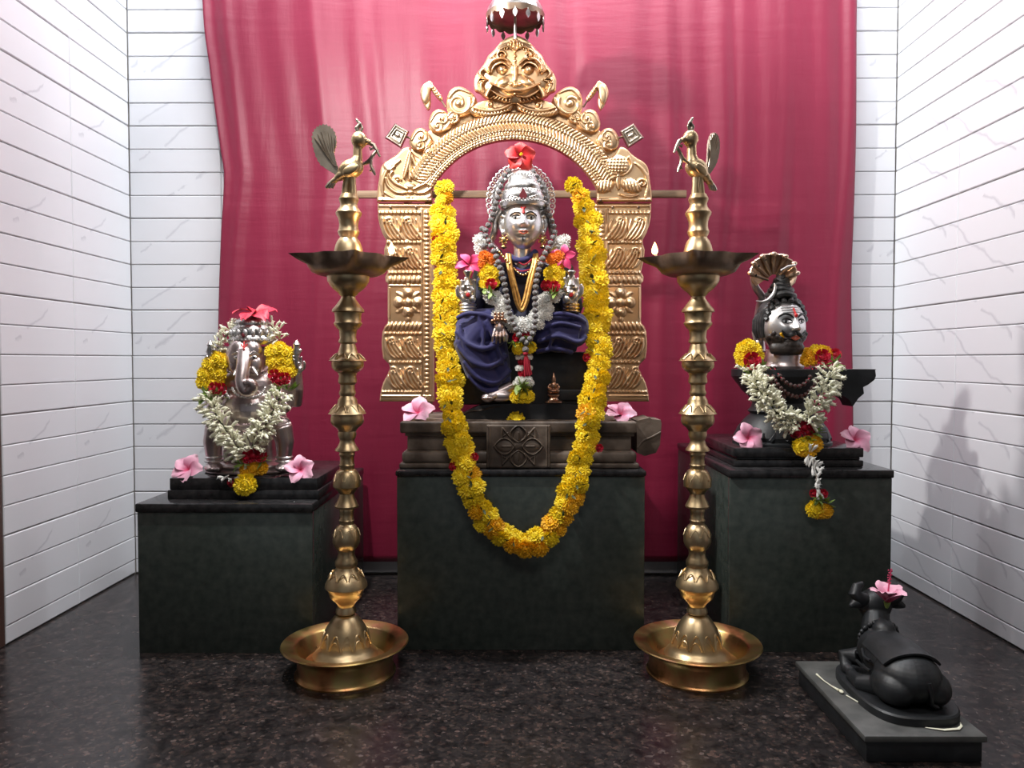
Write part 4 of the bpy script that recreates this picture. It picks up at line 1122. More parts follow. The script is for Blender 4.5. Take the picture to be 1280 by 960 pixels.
def hand(V, s, cx, cy, d, parent, m, mir=1, L=1.0, name='hand', palm_up=False, curl=.5, it=2):
    """raised open hand: palm towards the viewer, four unequal fingers, thumb from the side"""
    b = MB()
    b.ell(V(cx, cy+4*L, d), (8.5*s*L, 5*s*L, 9.5*s*L)); b.ell(V(cx-mir*3*L, cy+8*L, d+2.5), (5*s*L, 3.5*s*L, 6*s*L))
    b.tube([V(cx, cy+10*L, d-1), V(cx, cy+20*L, d-3)], [6.5*s*L, 7.2*s*L], 12)
    for k, (dx, ln) in enumerate(((-6.4, 10), (-2.2, 12.5), (2.2, 12), (6.2, 9))):
        x = cx+mir*-dx*L; y0 = cy-3*L; ln *= L
        b.tube([V(x*1.0, y0+4*L, d), V(x+dx*-mir*.06*L, y0-ln*.35, d+.5), V(x+dx*-mir*.10*L, y0-ln*.72, d+1+2.5*curl), V(x+dx*-mir*.08*L, y0-ln*.95, d+2+6*curl)], [2.3*s*L, 2.15*s*L, 1.9*s*L, 1.5*s*L], 9)
    b.tube([V(cx-mir*5*L, cy+9*L, d+1), V(cx-mir*10.5*L, cy+4*L, d+4), V(cx-mir*11.5*L, cy-2*L, d+6), V(cx-mir*10*L, cy-6*L, d+7)], [3.2*s*L, 2.6*s*L, 2.2*s*L, 1.7*s*L], 9)
    return b.build(name, m, parent, remesh=.75*s*L, it=it)

# ============================================================ seated goddess
def goddess():
    D = 1.985; F = Frame(652, 512, D); s = F.s; V = F.v
    e = lambda a, b_, c_: (a*s, b_*s, c_*s)
    t = thing('silver_faced_idol', 'seated silver-faced goddess idol in navy cloth and a tall crown beneath the arch', 'idol', F.o)
    # black stone block she sits on
    b = MB(); b.box(V(566, 506, 6), V(736, 440, -34), .006); b.box(V(590, 450, -2), V(716, 330, -30), .02, 3)
    b.build('stone_seat', M['oiled'], t, angle=35)
    b = MB(); b.box(V(690, 500, 9), V(735, 487, 5), .002); b.build('seat_ledge', M['oiled'], t)
    # torso and arms in dark cloth
    b = MB(); b.ell(V(653,372,0), e(34,18,34)); b.ell(V(653,345,2), e(44,17,20)); b.ell(V(653,408,2), e(40,22,26)); b.tube([V(653,335,0), V(653,312,2)], [15*s, 11*s], 14)
    for sx in (-1, 1):
        x = lambda q: 653+sx*q
        b.tube([V(x(36),340,2), V(x(52),362,0), V(x(62),388,6)], [13*s, 12*s, 11*s], 14); b.tube([V(x(62),390,6), V(x(66),382,12), V(x(66),372,15)], [11*s, 10*s, 8*s], 14)
    b.build('torso', M['dark_cloth'], t, remesh=1.6*s, it=4)
    b = MB(); b.tube([V(653,336,6), V(653,322,9), V(653,306,10)], [12*s, 10.5*s, 11*s], 18); b.build('neck', M['silver'], t)
    b = MB(); b.tube([V(x, y, d) for x, y, d in catmull([(634,318,14),(645,325,19),(658,324,19),(670,314,14)], 4)], 5.5*s, 10, flat=.7); b.tube([V(x, y, d) for x, y, d in catmull([(640,335,16),(652,341,19),(668,334,16)], 4)], 5*s, 10)
    b.build('collar_cloth', M['blue'], t, remesh=.9*s, it=2)
    b = MB()
    for pts in ([(640,334,21),(653,339,23),(669,334,21)], [(643,322,22),(655,331,24),(668,321,22)]): b.tube([V(*p) for p in catmull(pts, 5)], .9*s, 6)
    b.build('red_collar_cord', M['thread'], t)
    # legs under navy cloth with gathered folds
    b = MB()
    b.ell(V(598,412,12), e(30,22,24)); b.ell(V(590,420,18), e(22,20,26)); b.tube([V(640,405,8), V(600,410,18), V(588,430,24), V(600,462,26), V(622,484,24)], [22*s, 25*s, 21*s, 19*s, 12*s], 18)
    b.tube([V(612,430,18), V(620,455,20), V(630,480,22)], [22*s, 18*s, 10*s], 14)
    b.ell(V(700,415,10), e(36,22,24)); b.ell(V(718,412,14), e(19,20,22)); b.tube([V(660,410,8), V(700,418,16), V(722,420,16)], [22*s, 23*s, 20*s], 16)
    b.ell(V(655,415,4), e(28,18,20))
    for pts, r in (([(571,398,34),(585,392,40),(604,394,40),(622,402,34)], 3.2), ([(570,414,36),(586,430,44),(606,436,44),(630,425,36)], 3.4), ([(573,432,36),(590,452,45),(612,458,42),(634,444,32)], 3.4),
                   ([(580,452,38),(598,472,42),(620,478,38),(638,462,28)], 3.2), ([(586,470,36),(604,487,38),(626,489,34)], 3.0), ([(575,405,38),(580,430,42),(592,458,44)], 2.4), ([(608,400,40),(618,425,40),(628,455,36)], 2.6), ([(598,396,41),(604,414,43),(604,432,43)], 2.2),
                   ([(680,396,30),(700,392,36),(720,396,34),(732,404,26)], 3.0), ([(676,412,34),(700,404,39),(726,410,34)], 2.8), ([(672,428,32),(696,420,40),(722,428,36),(733,420,28)], 3.0), ([(670,440,26),(694,436,36),(716,441,32)], 3.2), ([(684,400,33),(690,420,38),(684,440,32)], 2.2)):
        b.tube([V(*p) for p in catmull(pts, 5)], r*s, 8)
    b.build('navy_skirt', M['blue'], t, remesh=1.15*s, it=7, factor=.5)
    # foot
    b = MB(); b.tube([V(640,484,24), V(626,490,30), V(612,496,36)], [9*s, 7.5*s, 5.5*s], 12); b.ell(V(626,495,32), e(16,8,7)); b.ell(V(610,497,36), e(8,7,5.5))
    for k, x in enumerate((603.5, 606, 609.5, 613.5)): b.tube([V(x+6,495,38), V(x,498.5,42+k)], [2.8*s, 2.2*s], 8)
    b.tube([V(640,480,24), V(618,485,32), V(606,490,34)], [3*s, 2*s, 1*s], 8)
    b.build('foot', M['pink_silver'], t, remesh=.8*s, it=2)
    # hands
    h1 = hand(V, s, 585, 364, 26, t, M['silver'], mir=1, L=1.18, curl=.9)
    h2 = hand(V, s, 714, 362, 26, t, M['silver'], mir=-1, L=1.18, curl=.9)
    for (cx, sx) in ((585, -1), (714, 1)):
        b = MB()
        b.ell(V(cx, 368, 34), e(6.5,3,7)); b.ell(V(cx+sx*5, 360, 34), e(4,3.5,4)); b.ell(V(cx-sx*5, 374, 34), e(5,3,5))
        b.lathe([(5.0*s,-9*s),(5.6*s,-8*s),(3.4*s,-4*s),(2.2*s,0),(3.4*s,4*s),(5.6*s,8*s),(5.0*s,9*s)], V(cx, 348, 36), 20)
        b.build('hand_drum' if sx < 0 else 'lotus_bud', M['chased'], t)
        b = MB()
        for y in (381, 385, 389): b.lathe([(9.4*s,-1.5*s),(10.6*s,0),(9.4*s,1.5*s)], V(cx, y, 23), 28)
        b.build('bangle', M['gold_bead'] if sx > 0 else M['silver'], t)
        b = MB(); b.ell(V(cx, 368.5, 37.5), e(2.6,1,2.8), seg=10, rings=6); b.build('kumkum_mark', M['red_paint'], t)
    # small dark hand with bead bracelet on the lap
    b = MB(); b.ell(V(624,411,40), e(7,6,9)); b.tube([V(624,400,34), V(624,388,26)], [6*s,7*s], 12)
    for k in range(4): b.tube([V(618.5+k*3.6,412,43), V(616+k*4.6,421,46), V(615+k*5.0,430-abs(k-1.4)*1.8,43)], [1.9*s,1.7*s,1.2*s], 8)
    b.tube([V(630,412,42), V(634,420,44), V(633,427,44)], [2.4*s,2.2*s,1.6*s], 8)
    b.build('lap_hand', M['pink_silver'], t, remesh=.6*s, it=1)
    b = MB()
    for k in range(11): a = 2*PI*k/11; b.ell(V(624+9*math.cos(a), 402+2.5*math.sin(a), 41+6*math.sin(-a)), 2.2*s, seg=8, rings=6)
    for k in range(3):
        for j in range(3): b.ell(V(619+k*4.6, 400-j*4, 44-j), 2.1*s, seg=8, rings=6)
    b.build('bead_bracelet', M['copper'], t)
    # face
    R = Matrix.Rotation(math.radians(-3), 3, 'X')
    H = Head(24.0, 22, 31, R, V(654, 281, 16), s, 'g', .20)
    H.mesh('face', M['silver'], t)
    b = MB(); b.ell(V(654,276,4), e(28.5,16,27)); b.build('head_cloth', M['chased'], t)
    for sx in (-1, 1):
        H.eye(sx, t, line=.42, cy=.15, w_=.20, h=.085, iris=.07)
        MB().tube(H.line([(sx*.14,.27),(sx*.34,.355),(sx*.56,.30),(sx*.66,.22)], 1), [.3*s]+[.75*s]*13+[.4*s]*2 if 0 else .6*s, 6).build('eyebrow', M['ink'], t)
    b = MB(); b.tube(H.line([(-.24,-.41),(-.10,-.385),(0,-.405),(.10,-.385),(.24,-.41)], 1, .2), .75*s, 7); b.tube(H.line([(-.20,-.43),(0,-.50),(.20,-.43)], 1, .3), .95*s, 7); b.build('lips', M['lip'], t)
    b = MB(); b.tube([H.pt(0,.50,.5), H.pt(0,.26,.6)], 1.4*s, 8); b.tube([H.pt(-.12,.54,.4), H.pt(0,.46,.6), H.pt(.12,.54,.4)], 1.0*s, 6); b.ell(H.pt(0,.30,.7), e(2.2,.8,2.2), seg=10, rings=6); b.build('forehead_mark', M['red_paint'], t)
    b = MB(); b.ell(H.pt(-.02,-.66,.5), e(1.0,.8,2.6), seg=8, rings=6); b.build('chin_mark', M['ink'], t)
    for sx in (-1, 1):      # ears
        b = MB(); X = lambda q: 654+sx*q
        b.tube([V(x, y, d) for x, y, d in catmull([(X(22.5),272,14),(X(27),270,12),(X(29),278,11),(X(27.5),287,12),(X(24),292,14)], 4)], 2.2*s, 8)
        b.ell(V(X(24.5),281,12), e(3,4,8)); b.ell(V(X(25),291,14), e(3,2.6,3.6))
        b.build('ear', M['silver'], t, remesh=.7*s, it=1)
        b = MB(); b.ell(V(X(24.5),300,17), e(4,3,4.5)); 
        for k in range(7): a = 2*PI*k/7; b.ell(V(X(24.5)+5*math.cos(a), 300+5*math.sin(a), 18), 1.5*s, seg=7, rings=5)
        b.lathe([(1.5*s,-6*s),(4.5*s,-4*s),(1*s,0)], V(X(24.5), 305, 17), 14)
        b.build('ear_ornament', M['gold_bead'], t)
        # hair locks and chased shoulder pieces falling beside the face
        b = MB(); b.tube([V(x, y, d) for x, y, d in catmull([(X(27),262,8),(X(34),276,6),(X(36),290,7),(X(40),304,9),(X(30),316,16)], 5)], [3.5*s, 7*s][1]*1.0, 10, flat=.6)
        o = b.build('shoulder_locks', M['chased'], t)
    # crown: domed cap, chased bands, peak
    pr = [(0,213),(7,214),(13,217),(16.5,222),(18.5,228),(19.5,233),(22.5,236),(23.5,240),(22.8,244),(25,247),(26.8,252),(27.3,256),(26.5,259),(28,261),(28.4,265),(27.6,269)]
    b = MB(); cy_ = lambda y: 213+(y-213)*.84
    cc = V(654, 260, 12); b.lathe([(r*s, V(654, cy_(y), 12)[2]-cc[2]) for y, r in [(q[1], q[0]) for q in pr]], cc, 56, sy=.92); o = b.build('crown', M['chased'], t, angle=50)
    for y, r, n in ((262,28.6,44),(246,24.4,38),(235,21.0,32),(222,17.0,26)):
        b = MB(); y = cy_(y)
        for k in range(n): a = 2*PI*k/n; b.ell(V(654, y, 12)+Vector((r*s*math.cos(a), r*s*.92*math.sin(a), 0)), 1.25*s, seg=6, rings=4)
        b.build('crown_beading', M['silver'], o)
    for sx in (-1, 1):
        b = MB()
        for k in range(3):
            cx, cy = 654+sx*(9+k*3.6), 249-k*1.2; pts = []
            for j in range(14):
                a = 4.6*j/13; r = 4.2*(1-j/16); pts.append(V(cx+sx*r*math.cos(a), cy-r*math.sin(a), 12+math.sqrt(max(1, 27.5**2-(cx-654)**2))*.92+.3))
            b.tube(pts, .8*s, 6)
        b.build('crown_scroll', M['silver'], o)
    b = MB(); pk = [(654,234),(651,240),(649,244),(650.5,247.5),(654,249),(657.5,247.5),(659,244),(657,240)]
    b.prism([V(x, y, 39) for x, y in pk], (0, 3*s, 0)); b.build('crown_gem', M['kumkum'], o)
    # halo of loops behind the crown
    b = MB(); cx, cy = 651, 258
    arc_ = [(cx+31*math.cos(a), cy-36*math.sin(a)-6, 2) for a in np.linspace(-.75, PI+.75, 40)]
    b.tube([V(*p) for p in arc_], 2.6*s, 8); arc2 = [(cx+34.5*math.cos(a), cy-39.5*math.sin(a)-6, 1) for a in np.linspace(-.75, PI+.75, 40)]; b.tube([V(*p) for p in arc2], 1.3*s, 6)
    b.build('halo_band', M['chased'], t)
    base = None
    for k, a in enumerate(np.linspace(-.75, PI+.75, 31)):
        x, y = cx+39.5*math.cos(a), cy-44.5*math.sin(a)-6
        if base is None:
            mb = MB(); mb.tube([(3.5*s*math.cos(q), 0, 3.5*s*math.sin(q)) for q in np.linspace(0, 2*PI, 14)[:-1]], 1.0*s, 6, closed=True); mb.ell((0,0,0), 1.3*s, seg=7, rings=5)
            base = mb.build('halo_loop', M['silver'], t); o = base
        else: o = bpy.data.objects.new('halo_loop', base.data); col.objects.link(o); o.parent = t
        o.location = V(x, y, 1)
    # gold chains
    b = MB()
    for off, r in ((0, 2.6), (3.6, 2.0)):
        for path in ([(634,318,20),(636,335,27),(641,358,31),(646,378,34),(652,388,35),(658,378,34),(664,352,31),(669,332,27),(671,318,20)],):
            p2 = [(x+(off if x < 652 else -off)*.9, y-off*.6 if 350 < y else y, d) for x, y, d in path]
            b.tube([V(*p) for p in catmull(p2, 6)], r*s, 8, flat=1)
    b.build('gold_chain', M['gold_trim'], t)
    b = MB()
    for p in resample([(622,312,20),(630,322,26),(637,330,27)], 3.4)+resample([(684,308,20),(676,322,26),(668,332,27)], 3.4)+resample([(640,333,24),(654,344,28),(668,333,24)], 3.4): b.ell(V(p[0], p[1], p[2]), 1.8*s, seg=8, rings=6)
    b.build('gold_beads', M['gold_bead'], t)
    return t, F
GT, GF = goddess()

def goddess_garland():
    F = Frame(652, 498, 1.985); s = F.s; V = F.v
    t = thing('festival_garland', 'white and yellow flower garland with orange tops round the seated goddess idol', 'garland', P(652, 498, 1.90)); off = Vector(F.o)-P(652, 498, 1.90)
    V = lambda x, y, d=0: F.v(x, y, d)+off
    for sx in (-1, 1):
        X = (lambda q: 652-q) if sx < 0 else (lambda q: 652+q)
        for x, y, r in ((51,308,9.5),(54,300,8),(47,302,8),(50,316,8)):
            put('white_bloom', rnd.choice(MW), t, V(X(x), y, 18), r*s, (sx*.2,-1,.2), rnd.uniform(0,6))
        rows = [(46,321,8.5,MTO),(38,324,8,MTO),(49,330,7,MTO),(42,337,9.5,MT),(35,341,8,MT),(47,342,8,MT),(40,350,10,MT),(34,353,7,MT),(46,354,8,MT)]
        for x, y, r, ms in rows: put('marigold', rnd.choice(ms), t, V(X(x), y, 30), r*s, (0,-1,.1), rnd.uniform(0,6), .75)
        for x, y in (((38,355),) if sx < 0 else ((31,357),(41,358))): put('rose', ROSE[1], t, V(X(x), y, 37), 6.5*s, (0,-1,.15), 1)
        leaves_at(t, V, s, X(38), 365, 33, 9, 9)
        leaves_at(t, V, s, X(47), 362, 31, 5, 8)
        a = resample([(36,370,31),(31,380,34),(24,392,36),(16,403,38),(6,410,40)], 5.2)
        for p in a:
            for k in range(3):
                put('white_bloom', rnd.choice(MW), t, V(X(p[0]+rnd.uniform(-9,9)), p[1]+rnd.uniform(-4,4), p[2]+rnd.uniform(-3,1)), rnd.uniform(6,8)*s, (rnd.uniform(-.5,.5),-1,rnd.uniform(-.4,.4)), rnd.uniform(0,6), 1.0)
    for x, y in ((652,402),(648,408),(656,409)): put('white_bloom', MW[1], t, V(x, y, 44), 7*s, (0,-1,.1), 0)
    for x, y in ((652,418),(646,422),(659,420)): put('rose', ROSE[0], t, V(x, y, 42), 5*s, (0,-1,.1), 0)
    leaves_at(t, V, s, 645, 427, 40, 6, 9); leaves_at(t, V, s, 662, 425, 40, 5, 9)
    put('marigold', MT[0], t, V(648, 436, 41), 8.2*s, (-.2,-1,0), 0, .8); put('marigold', MT[1], t, V(663, 434, 41), 8*s, (.2,-1,0), 0, .8)
    MB().tube([V(655,440,38), V(655,490,38)], 1.2*s, 6).build('thread', M['thread'], t)
    for i, y in enumerate((445, 452, 459, 466, 473)):
        for dx in (-7, -2.5, 2.5, 7):
            if i % 2 == 0 or i == 4: put('white_bloom', rnd.choice(MW), t, V(655+dx*1.05, y+1, 39-abs(dx)*.2), 4.0*s, (dx*.05,-1,.2), rnd.uniform(0,6), 1)
            elif abs(dx) < 5: put('rose', ROSE[0], t, V(655+dx, y, 38), 4.6*s, (dx*.1,-1,0), 0)
    for dx in (-9,-5,-1,3,7,10): put('white_bloom', rnd.choice(MW), t, V(654+dx, 476+abs(dx-1)*.3, 40-abs(dx)*.3), 4.6*s, (dx*.05,-1,-.1), rnd.uniform(0,6), 1)
    leaves_at(t, V, s, 650, 483, 38, 10, 13); leaves_at(t, V, s, 656, 482, 38, 4, 9, me=DLEAF)
    for x, y, r in ((653,492,11),(646,494,9),(660,494,9)): put('marigold', MT[0], t, V(x, y+2, 38), r*s, (0,-1,.1), 0, .8)
goddess_garland()

def goddess_mala():
    F = Frame(656, 430, 1.985); s = F.s; V = F.v
    t = thing('grey_bead_mala', 'long string of grey ridged prayer beads with a red tassel over the crown', 'prayer beads', F.o)
    path = [(636,214,14),(629,222,16),(626,232,18),(622,246,18),(619,258,17),(614,274,15),(609,284,17),(606,292,19),(612,304,26),(619,318,36),(625,335,41),(630,352,43),(633,370,44),(636,388,45),(641,402,47),(646,414,50),(652,423,51),(657,429,51),(663,423,51),(667,412,50),(669,396,47),(669,375,45),(670,355,43),(674,335,40),(681,318,34),(688,304,26),(693,291,19),(691,280,17),(687,270,15),(683,258,17),(680,246,18),(676,234,18),(672,224,16),(666,215,14)]
    mesh = bead_string(t, V, s, path, 3.9, M['grey_bead'], step=7.2)
    bead_string(t, V, s, [(603,286,12),(601,296,14),(605,308,22)], 3.9, M['grey_bead'], mesh=mesh)
    put('bead', mesh, t, V(657,437,52), 4.2*s)
    b = MB()
    for k in range(14):
        a = k*2.39; r = 3.4*math.sqrt((k+.5)/14); b.tube([V(657,441,52), V(657+r*math.cos(a)*.8+1, 450, 52+r*math.sin(a)*.6), V(658+r*math.cos(a)*1.5+2, 469+rnd.uniform(-2,2), 51+r*math.sin(a))], .8*s, 5)
    b.ell(V(657,442,52), (3*s,3*s,3*s)); b.build('tassel', M['thread'], t)
goddess_mala()

# loose flowers
hibiscus('redp', 650, 196, 1.955, 19, (.05,-1,.12), 'scarlet hibiscus flower on top of the goddess crown', group=None, cone=.10, stamen=('gold_bead',.40,'yellow'), roll=.3)
hibiscus('magp', 587, 331, 1.925, 19, (.15,-1,.45), 'magenta narrow-petalled flower over the left raised silver hand', cone=.12, roll=.9)
hibiscus('magp', 704, 321, 1.925, 17, (-.1,-1,.25), 'magenta narrow-petalled flower over the right raised silver hand', cone=.15, roll=.2)
hibiscus('crimp', 319, 393, 1.955, 27, (.05,-.30,1), 'crimson flat flower on the head of the elephant-headed idol', cone=.16, roll=.4, stamen=None)
hibiscus('pinkp', 236, 588, 1.905, 22, (-.1,-1,.75), 'pink hibiscus flower at the left of the elephant-headed idol', cone=.48, roll=1.2, stamen=None)
hibiscus('pinkp', 376, 588, 1.895, 20, (.15,-1,.5), 'pink hibiscus flower at the right foot of the elephant-headed idol', cone=.5, roll=.5)
hibiscus('pinkp', 523, 517, 1.93, 23, (-.1,-.8,.9), 'pink hibiscus flower on the carved pedestal, left of the garland', cone=.42, roll=.3)
hibiscus('pinkp', 775, 520, 1.93, 22, (.1,-.7,1), 'pink hibiscus flower on the carved pedestal beside its spout', cone=.45, roll=.9)
hibiscus('pinkp', 935, 548, 1.905, 20, (-.05,-1,.35), 'pink hibiscus flower at the left of the black flared pedestal', cone=.35, roll=.6)
hibiscus('pinkp', 1068, 551, 1.915, 21, (.1,-1,.8), 'pink hibiscus flower at the right edge of the black slab', cone=.42, roll=.2)
o = bpy.data.objects.new('marigold_flower', bloom_mesh('marigold_flower', M['yellow'], [(17,-5,.3,1.0),(16,14,.3,1.0),(12,38,.3,.85),(6,66,.2,.7)], seed=77, wid=.13)); col.objects.link(o)
o.matrix_world = Matrix.Translation(P(645,524,1.93)) @ q2m((0,-.8,1)) @ Matrix.Scale(12.5*1.93/FPX, 4)
tag(o, 'single loose yellow marigold lying before the seated goddess idol', 'flower')

def front_slab():
    F = Frame(645, 526, 1.96); V = F.v
    t = thing('black_offering_stone', 'low black stone with a ragged sloping front between idol and pedestal', 'stone', F.o)
    o = [(569,527),(572,520),(590,511),(600,507),(626,505),(700,505),(735,507),(740,515),(741,527)]
    MB().prism([V(x, y, 6) for x, y in o], (0, .09, 0), 0).build('stone_body', M['oiled'], t, angle=30)
    b = MB(); b.tube([V(x, y, 7) for x, y in catmull([(575,519),(588,514),(601,513),(613,510),(626,508)], 4)], [1.0*F.s]*17, 6); b.build('chipped_edge', M['carved'], t)
front_slab()
def figurine():
    F = Frame(692, 503, 1.93); s = F.s; V = F.v; e = lambda a, b_, c_: (a*s, b_*s, c_*s)
    t = thing('tiny_copper_figurine', 'tiny copper seated figurine on a round foot right of the hanging tassel', 'figurine', F.o)
    MB().lathe([(11*s,0),(11*s,1.2*s),(8*s,2.4*s),(6*s,4*s),(5.2*s,6*s),(7.5*s,8.5*s),(7.5*s,10*s)][::1], (0,0,0), 28).build('foot_plate', M['copper'], t)
    b = MB(); b.ell(V(692,489,0), e(8,5.5,3.6)); b.ell(V(692,483,0), e(4.6,3.6,6)); b.ell(V(692,475,0), e(3,3,3.2)); b.lathe([(3*s,0),(2.4*s,2*s),(1.5*s,4*s),(.3*s,7.5*s)], V(692,473,0), 12)
    for sx in (-1,1): b.tube([V(692+sx*4,480,0), V(692+sx*7,484,1), V(692+sx*4,488,4)], [1.6*s,1.5*s,1.4*s], 8)
    b.build('figure', M['copper'], t, remesh=.55*s, it=1)
figurine()
# ============================================================ elephant-headed idol
def ganesha():
    D = 1.985; F = Frame(311, 596, D); s = F.s; V = F.v; e = lambda a, b_, c_: (a*s, b_*s, c_*s)
    root = Vector(F.o); root.z = bl[2]; dz = Vector((0,0,F.o.z-root.z)); V = lambda x, y, d=0: F.v(x, y, d)+dz
    t = thing('elephant_headed_idol', 'seated silver elephant-headed idol on the left granite plinth', 'idol', root)
    b = MB(); zb = 0.0005
    b.lathe([(52*s,0),(54*s,.003),(54*s,.006),(50*s,.010),(50*s,.013),(52*s,.018),(51*s,.022),(46*s,.025)], V(311,596,0)*0+Vector((0,0,zb)), 56, sy=.72)
    b.build('round_base', M['pink_silver'], t, angle=35)
    b = MB()
    b.box(V(276,585,2), V(346,528,-22), .012, 3); b.build('seat_block', M['pink_silver'], t)
    b = MB()
    b.ell(V(311,512,10), e(37,28,31)); b.ell(V(311,482,5), e(42,21,24)); b.ell(V(311,536,10), e(38,24,15))
    for sx in (-1, 1):
        x = lambda q: 311+sx*q
        o_ = 0 if sx > 0 else 12
        b.tube([V(x(18),532,14), V(x(36),529,28), V(x(40),534,33)], [15*s, 15*s, 14*s], 16)
        b.tube([V(x(40),532,33), V(x(45),552,30), V(x(44),576,28)], [13.5*s, 11.5*s, 8.5*s], 16)
        b.ell(V(x(44),584,36), e(10,15,6)); 
        for k in range(4): b.tube([V(x(38+k*4),585,46), V(x(37.5+k*4.4),587,52)], [2.6*s,2.0*s], 8)
        b.tube([V(x(36),472,4), V(x(52-o_),490,2), V(x(56-o_),504,6)], [13*s, 11.5*s, 11*s], 14)
        b.tube([V(x(56-o_),504,6), V(x(60-o_),486,14), V(x(60-o_),464,16)], [11*s, 8.5*s, 6.5*s], 14)
        b.tube([V(x(34),488,10), V(x(44),510,22), V(x(30),520,34)], [10*s, 9*s, 7*s], 12)
    b.build('body', M['pink_silver'], t, remesh=1.3*s, it=4)
    for sx in (-1, 1):
        x = lambda q: 311+sx*(q if sx > 0 else q-12)
        h = hand(V, s, x(60), 456, 18, t, M['silver'], mir=-sx, L=.85, curl=.8)
        b = MB(); b.lathe([(2.2*s,-14*s),(4.4*s,-8*s),(3.0*s,0),(5.2*s,6*s),(3.6*s,12*s),(4.6*s,15*s),(1.5*s,20*s)], V(x(60), 446, 24), 18)
        for k in range(5): b.ell(V(x(60)+4.6*math.cos(k*1.3), 438+4*k, 26), 2.2*s, seg=8, rings=6)
        b.build('goad' if sx > 0 else 'noose', M['chased'], t)
        b = MB()
        for y in (576, 571): b.lathe([(9.8*s,-1.4*s),(11*s,0),(9.8*s,1.4*s)], V(311+sx*44, y, 28), 24)
        b.build('anklet', M['silver'], t)
        for j, (yy, rr) in enumerate(((497, 13.0),)):
            b = MB(); b.tube([V(x(50)+rr*math.cos(a)*.95, yy+4*sx*0+rr*.35*math.sin(a), 4+rr*math.sin(a)) for a in np.linspace(0, 2*PI, 20)[:-1]], 1.8*s, 7, closed=True); b.build('armlet', M['chased'], t)
    # head, trunk
    b = MB()
    b.ell(V(307,446,20), e(24,21,23)); b.ell(V(299,437,30), e(12,10,12)); b.ell(V(315,437,30), e(12,10,12)); b.ell(V(295,456,28), e(9,9,12)); b.ell(V(320,456,28), e(9,9,12))
    b.tube([V(x, y, d) for x, y, d in catmull([(306,440,34),(305,453,43),(303,466,50),(302,478,54),(306,488,54),(313,489,55),(316,482,57),(312,478,59),(307,481,60)], 4)], [float(q)*s for q in np.interp(np.linspace(0,1,33), [0,.35,.7,1], [9.5,7.6,6.6,4.0])], 16)
    b.build('head', M['pink_silver'], t, remesh=.95*s, it=3)
    b = MB()
    for k in range(9): 
        y = 450+k*3.6; b.tube([V(303-6.6+.1*k+u*(13.2-.2*k), y+1.2*math.sin(PI*u), 44.5+.95*min(k,7)+5.6*math.sin(PI*u)) for u in np.linspace(.08,.92,9)], .6*s, 5)
    b.build('trunk_crease', M['pink_silver'], t)
    for sx in (-1, 1):
        x = lambda q: 307+sx*q
        b = MB(); pts = []
        for i in range(7):
            for k in range(9):
                u, v = i/6, k/8; w_ = (1-.25*v)*math.sin(PI*(v*.75+.2))**.6
                pts.append(V(x(20+u*20*w_), 434+v*30-u*4*(1-v), 16-3*u+3*math.sin(3*u+2*v)))
        b.add(pts, [(i*9+k, i*9+k+1, (i+1)*9+k+1, (i+1)*9+k) for i in range(6) for k in range(8)])
        b.build('ear', M['pink_silver'], t, solid=2.2*s)
        b = MB(); b.tube([V(x(9),460,40), V(x(13),466,46), V(x(15),469,50)], [2.6*s,2.0*s,.8*s], 9); b.build('tusk', M['silver'], t)
        b = MB(); b.ell(V(x(10.5),447,42), e(4.2,2.4,2.6), seg=14, rings=8); eo = b.build('eye', M['silver'], t)
        b = MB(); b.ell(V(x(10.5),447,44.2), e(1.7,.9,1.7), seg=10, rings=6); b.build('pupil', M['ink'], eo)
        b = MB(); b.tube([V(x(5),443,42.5), V(x(11),440,43), V(x(17),443,39.5)], 1.0*s, 6); b.build('eyebrow', M['chased'], t)
    b = MB(); b.tube([V(301,430,42), V(305,436,44.5), V(309,430,42)], 1.0*s, 6); b.tube([V(305,427,41), V(305,437,44.5)], 1.1*s, 6); b.build('forehead_mark', M['red_paint'], t)
    # crown
    b = MB(); cc = V(316, 430, 10); b.lathe([(q*s, (430-y)*s) for q, y in ((25,431),(27.5,428),(27.5,423),(24.5,420),(25.5,416),(25,411),(21,407),(21.5,404),(18,400),(12,397),(7,395.5),(0,395))], cc, 48, sy=.95)
    c = b.build('crown', M['chased'], t, angle=50)
    for y, r, n in ((425.5,28.2,40),(413,26,34),(404.5,21.5,28)):
        b = MB()
        for k in range(n): a = 2*PI*k/n; b.ell(cc+Vector((r*s*math.cos(a), r*s*.95*math.sin(a), (430-y)*s)), 1.4*s, seg=6, rings=4)
        b.build('crown_beading', M['silver'], c)
    b = MB()
    for k in range(9):
        a = -PI/2+(k-4)*.34; p = cc+Vector((26*s*math.cos(a), 25*s*math.sin(a), 13*s)); b.ell(p, e(2.6,2.6,4.5), seg=8, rings=6)
    b.build('crown_finials', M['silver'], c)
    b = MB(); b.ell(V(304,419,36.5), e(2.2,1,2.8), seg=10, rings=6); b.build('kumkum_mark', M['kumkum'], c)
    # chest ornaments
    b = MB()
    for R_, y0 in ((17, 484), (24, 488)):
        for k in range(18): a = PI*(k+.5)/18; b.ell(V(311+R_*1.2*math.cos(a), y0+R_*.75*math.sin(a), 36-abs(math.cos(a))*8), 1.9*s, seg=7, rings=5)
    b.build('necklace', M['silver'], t)
    b = MB(); b.tube([V(283,536,34), V(300,544,40), V(322,544,40), V(340,536,34)], 3*s, 8); b.tube([V(297,547,38), V(296,560,36), V(298,574,34)], [4*s,3.5*s,5*s], 8); b.tube([V(322,547,38), V(323,562,34)], [4*s,4*s], 8); b.build('waist_sash', M['pink_silver'], t)
ganesha()
